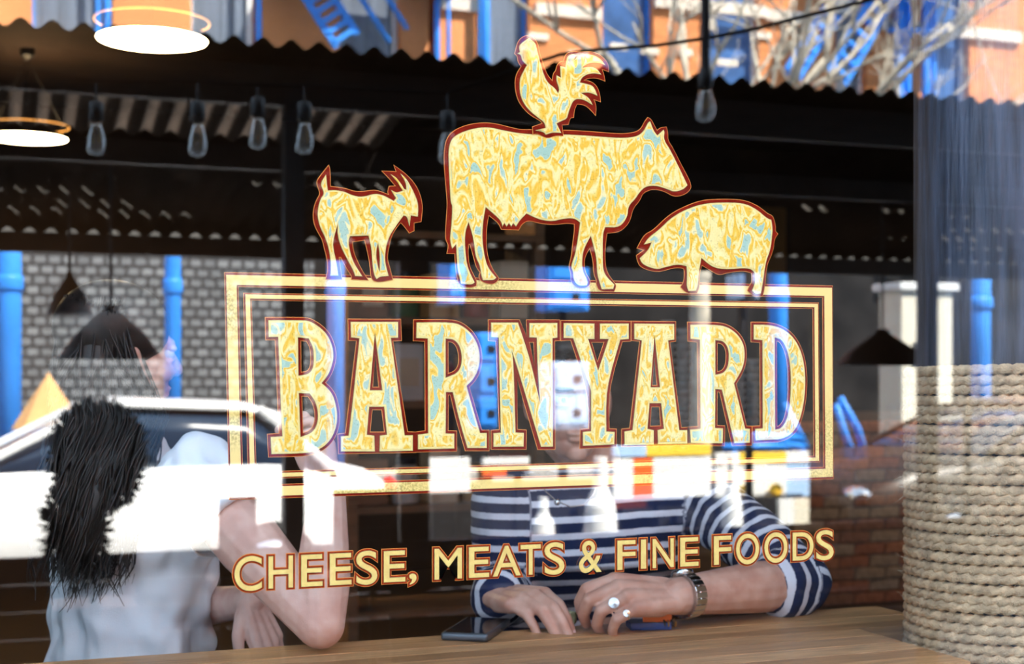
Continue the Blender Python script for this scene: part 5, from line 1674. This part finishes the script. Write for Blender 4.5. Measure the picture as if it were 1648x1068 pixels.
for i in range(720):
    u_ = rw.uniform(-1, 1); v_ = rw.uniform(-1, 1)
    ph, fq, am = rw.uniform(0, 6.28), rw.uniform(2.0, 4.5), rw.uniform(0.003, 0.010)
    tend = rw.uniform(0.78, 1.22) if rw.random() < 0.8 else rw.uniform(1.1, 1.35)
    pts = []
    th0 = rw.uniform(-2.3, 2.3)
    p0 = Pw(math.sin(th0) * 0.08, -0.035 - 0.07 * max(0, math.cos(th0)), 0.05 + rw.uniform(-0.04, 0.05))
    nseg = 17
    for s in range(nseg):
        t = tend * s / (nseg - 1)
        c_ = hpath(min(t, 1.0))
        if t > 1:
            c_ = c_ + (hc[-1] - hc[-2]) * (t - 1) * 2.6
        wd_ = 0.074 * (1 - 0.12 * t) * (1 + (0.18 if abs(u_) > 0.8 else 0))
        p = c_ + scr * (u_ * wd_ + am * math.sin(fq * 2 * t * 2 + ph)) + dep * (v_ * 0.045 + am * math.cos(fq * 2 * t * 2 + ph)) - dep * 0.0
        k_ = min(1, t / 0.22)
        pts.append(p0.lerp(p, k_ * k_ * (3 - 2 * k_)) if k_ < 1 else p)
    r = rw.uniform(0.0011, 0.0026)
    hb.tube(pts, [r * (1 if s < nseg - 5 else (nseg - s) / 5.5) for s in range(nseg)], 4, cap=False)
for (x0_, y0_), (x1_, y1_), (x2_, y2_) in (((228, 705), (205, 760), (178, 800)), ((215, 700), (210, 745), (188, 770)), ((160, 880), (175, 930), (200, 975)), ((155, 880), (165, 925), (190, 960)), ((150, 905), (170, 925), (200, 926)), ((130, 930), (112, 970), (95, 985)), ((120, 930), (118, 965), (108, 985))):
    A, B, Cc = at(x0_, y0_, 0.70), at(x1_, y1_, 0.705), at(x2_, y2_, 0.71)
    pts = [A * (1 - t) ** 2 + B * 2 * t * (1 - t) + Cc * t * t for t in [k_ / 9 for k_ in range(10)]]
    hb.tube(pts, [0.0016 * (1 - 0.7 * k_ / 9) for k_ in range(10)], 4)
hb.build('long_hair', M_hair_w, woman, True)
legs(woman, whip, wf, wlat, M_jeans, M_black, 0.70, 0.34)
stool((whip.x, whip.y), 0.690, 'black bar stool under the woman in the white t-shirt')

# ------------------------------------------------------------------ things on the counter
M_phone = pmat('black_phone_glass', (0.008, 0.009, 0.011), 0.08, spec=0.7, var=0.05)
M_phframe = pmat('graphite_frame', (0.10, 0.11, 0.13), 0.35, metal=0.7)
fl, fr_ = on_top(712, 1030, Z_TOP), on_top(796, 1040, Z_TOP)
dirx = (fr_ - fl).normalized(); diry = Vector((-dirx.y, dirx.x, 0))
diry = (on_top(838, 1008, Z_TOP) - fr_).normalized()
dirx = Vector((diry.y, -diry.x, 0))
pc = fl + dirx * 0.036 + diry * 0.074
R_ = Matrix((dirx, diry, Vector((0, 0, 1)))).transposed()
pc.z = Z_TOP + 0.0064
ph = thing('smartphone', 'black smartphone lying face up on the counter by the hands of the man', 'phone', (pc.x, pc.y, Z_TOP))
MB().box(pc, (0.038, 0.076, 0.0062), R_, bev=0.004).build('case', M_phframe, ph, True)
MB().box(pc + Vector((0, 0, 0.0058)), (0.0335, 0.0715, 0.0008), R_, bev=0.0006).build('screen', M_phone, ph)
MB().box(pc + R_ @ Vector((0.0384, 0.02, 0.0)), (0.0008, 0.008, 0.0015), R_).build('button', M_phframe, ph)
# small wallet under his hand
wc_ = on_top(1048, 1010, Z_TOP)
wl = thing('card_wallet', 'blue and orange card wallet under the left hand of the man', 'wallet', (wc_.x, wc_.y, Z_TOP))
RW = Matrix.Rotation(math.radians(-14), 3, 'Z')
MB().box(wc_ + Vector((-0.005, 0.0, 0.0065)), (0.034, 0.022, 0.006), RW, bev=0.002).build('blue_cover', pmat('navy_leather', (0.02, 0.05, 0.20), 0.5), wl)
MB().box(wc_ + Vector((0.004, -0.014, 0.0195)), (0.024, 0.0035, 0.0075), RW, bev=0.002).build('orange_flap', pmat('orange_leather', (0.80, 0.16, 0.02), 0.5), wl)
for i in range(4):
    MB().tube([wc_ + RW @ Vector((0.018 + i * 0.006, -0.022, 0.006)), wc_ + RW @ Vector((0.018 + i * 0.006, -0.024, 0.013)), wc_ + RW @ Vector((0.018 + i * 0.006, -0.012, 0.0155))], 0.0018, 6).build('clip', M_brass if i % 2 else M_black, wl)
lt = on_top(909, 1003, Z_TOP)
t = thing('lighter', 'small shiny yellow and grey lighter between the hands of the man', 'lighter', (lt.x, lt.y, Z_TOP))
RW = Matrix.Rotation(math.radians(20), 3, 'Z')
MB().box(lt + Vector((0, 0, 0.0115)), (0.007, 0.02, 0.011), RW, bev=0.003).build('body', pmat('yellow_grey_enamel', (0.42, 0.40, 0.22), 0.25, var=0.4, scale=90), t, True)
MB().box(lt + RW @ Vector((0.0085, 0, 0.0115)), (0.002, 0.018, 0.009), RW, bev=0.001).build('cap', M_brass, t)
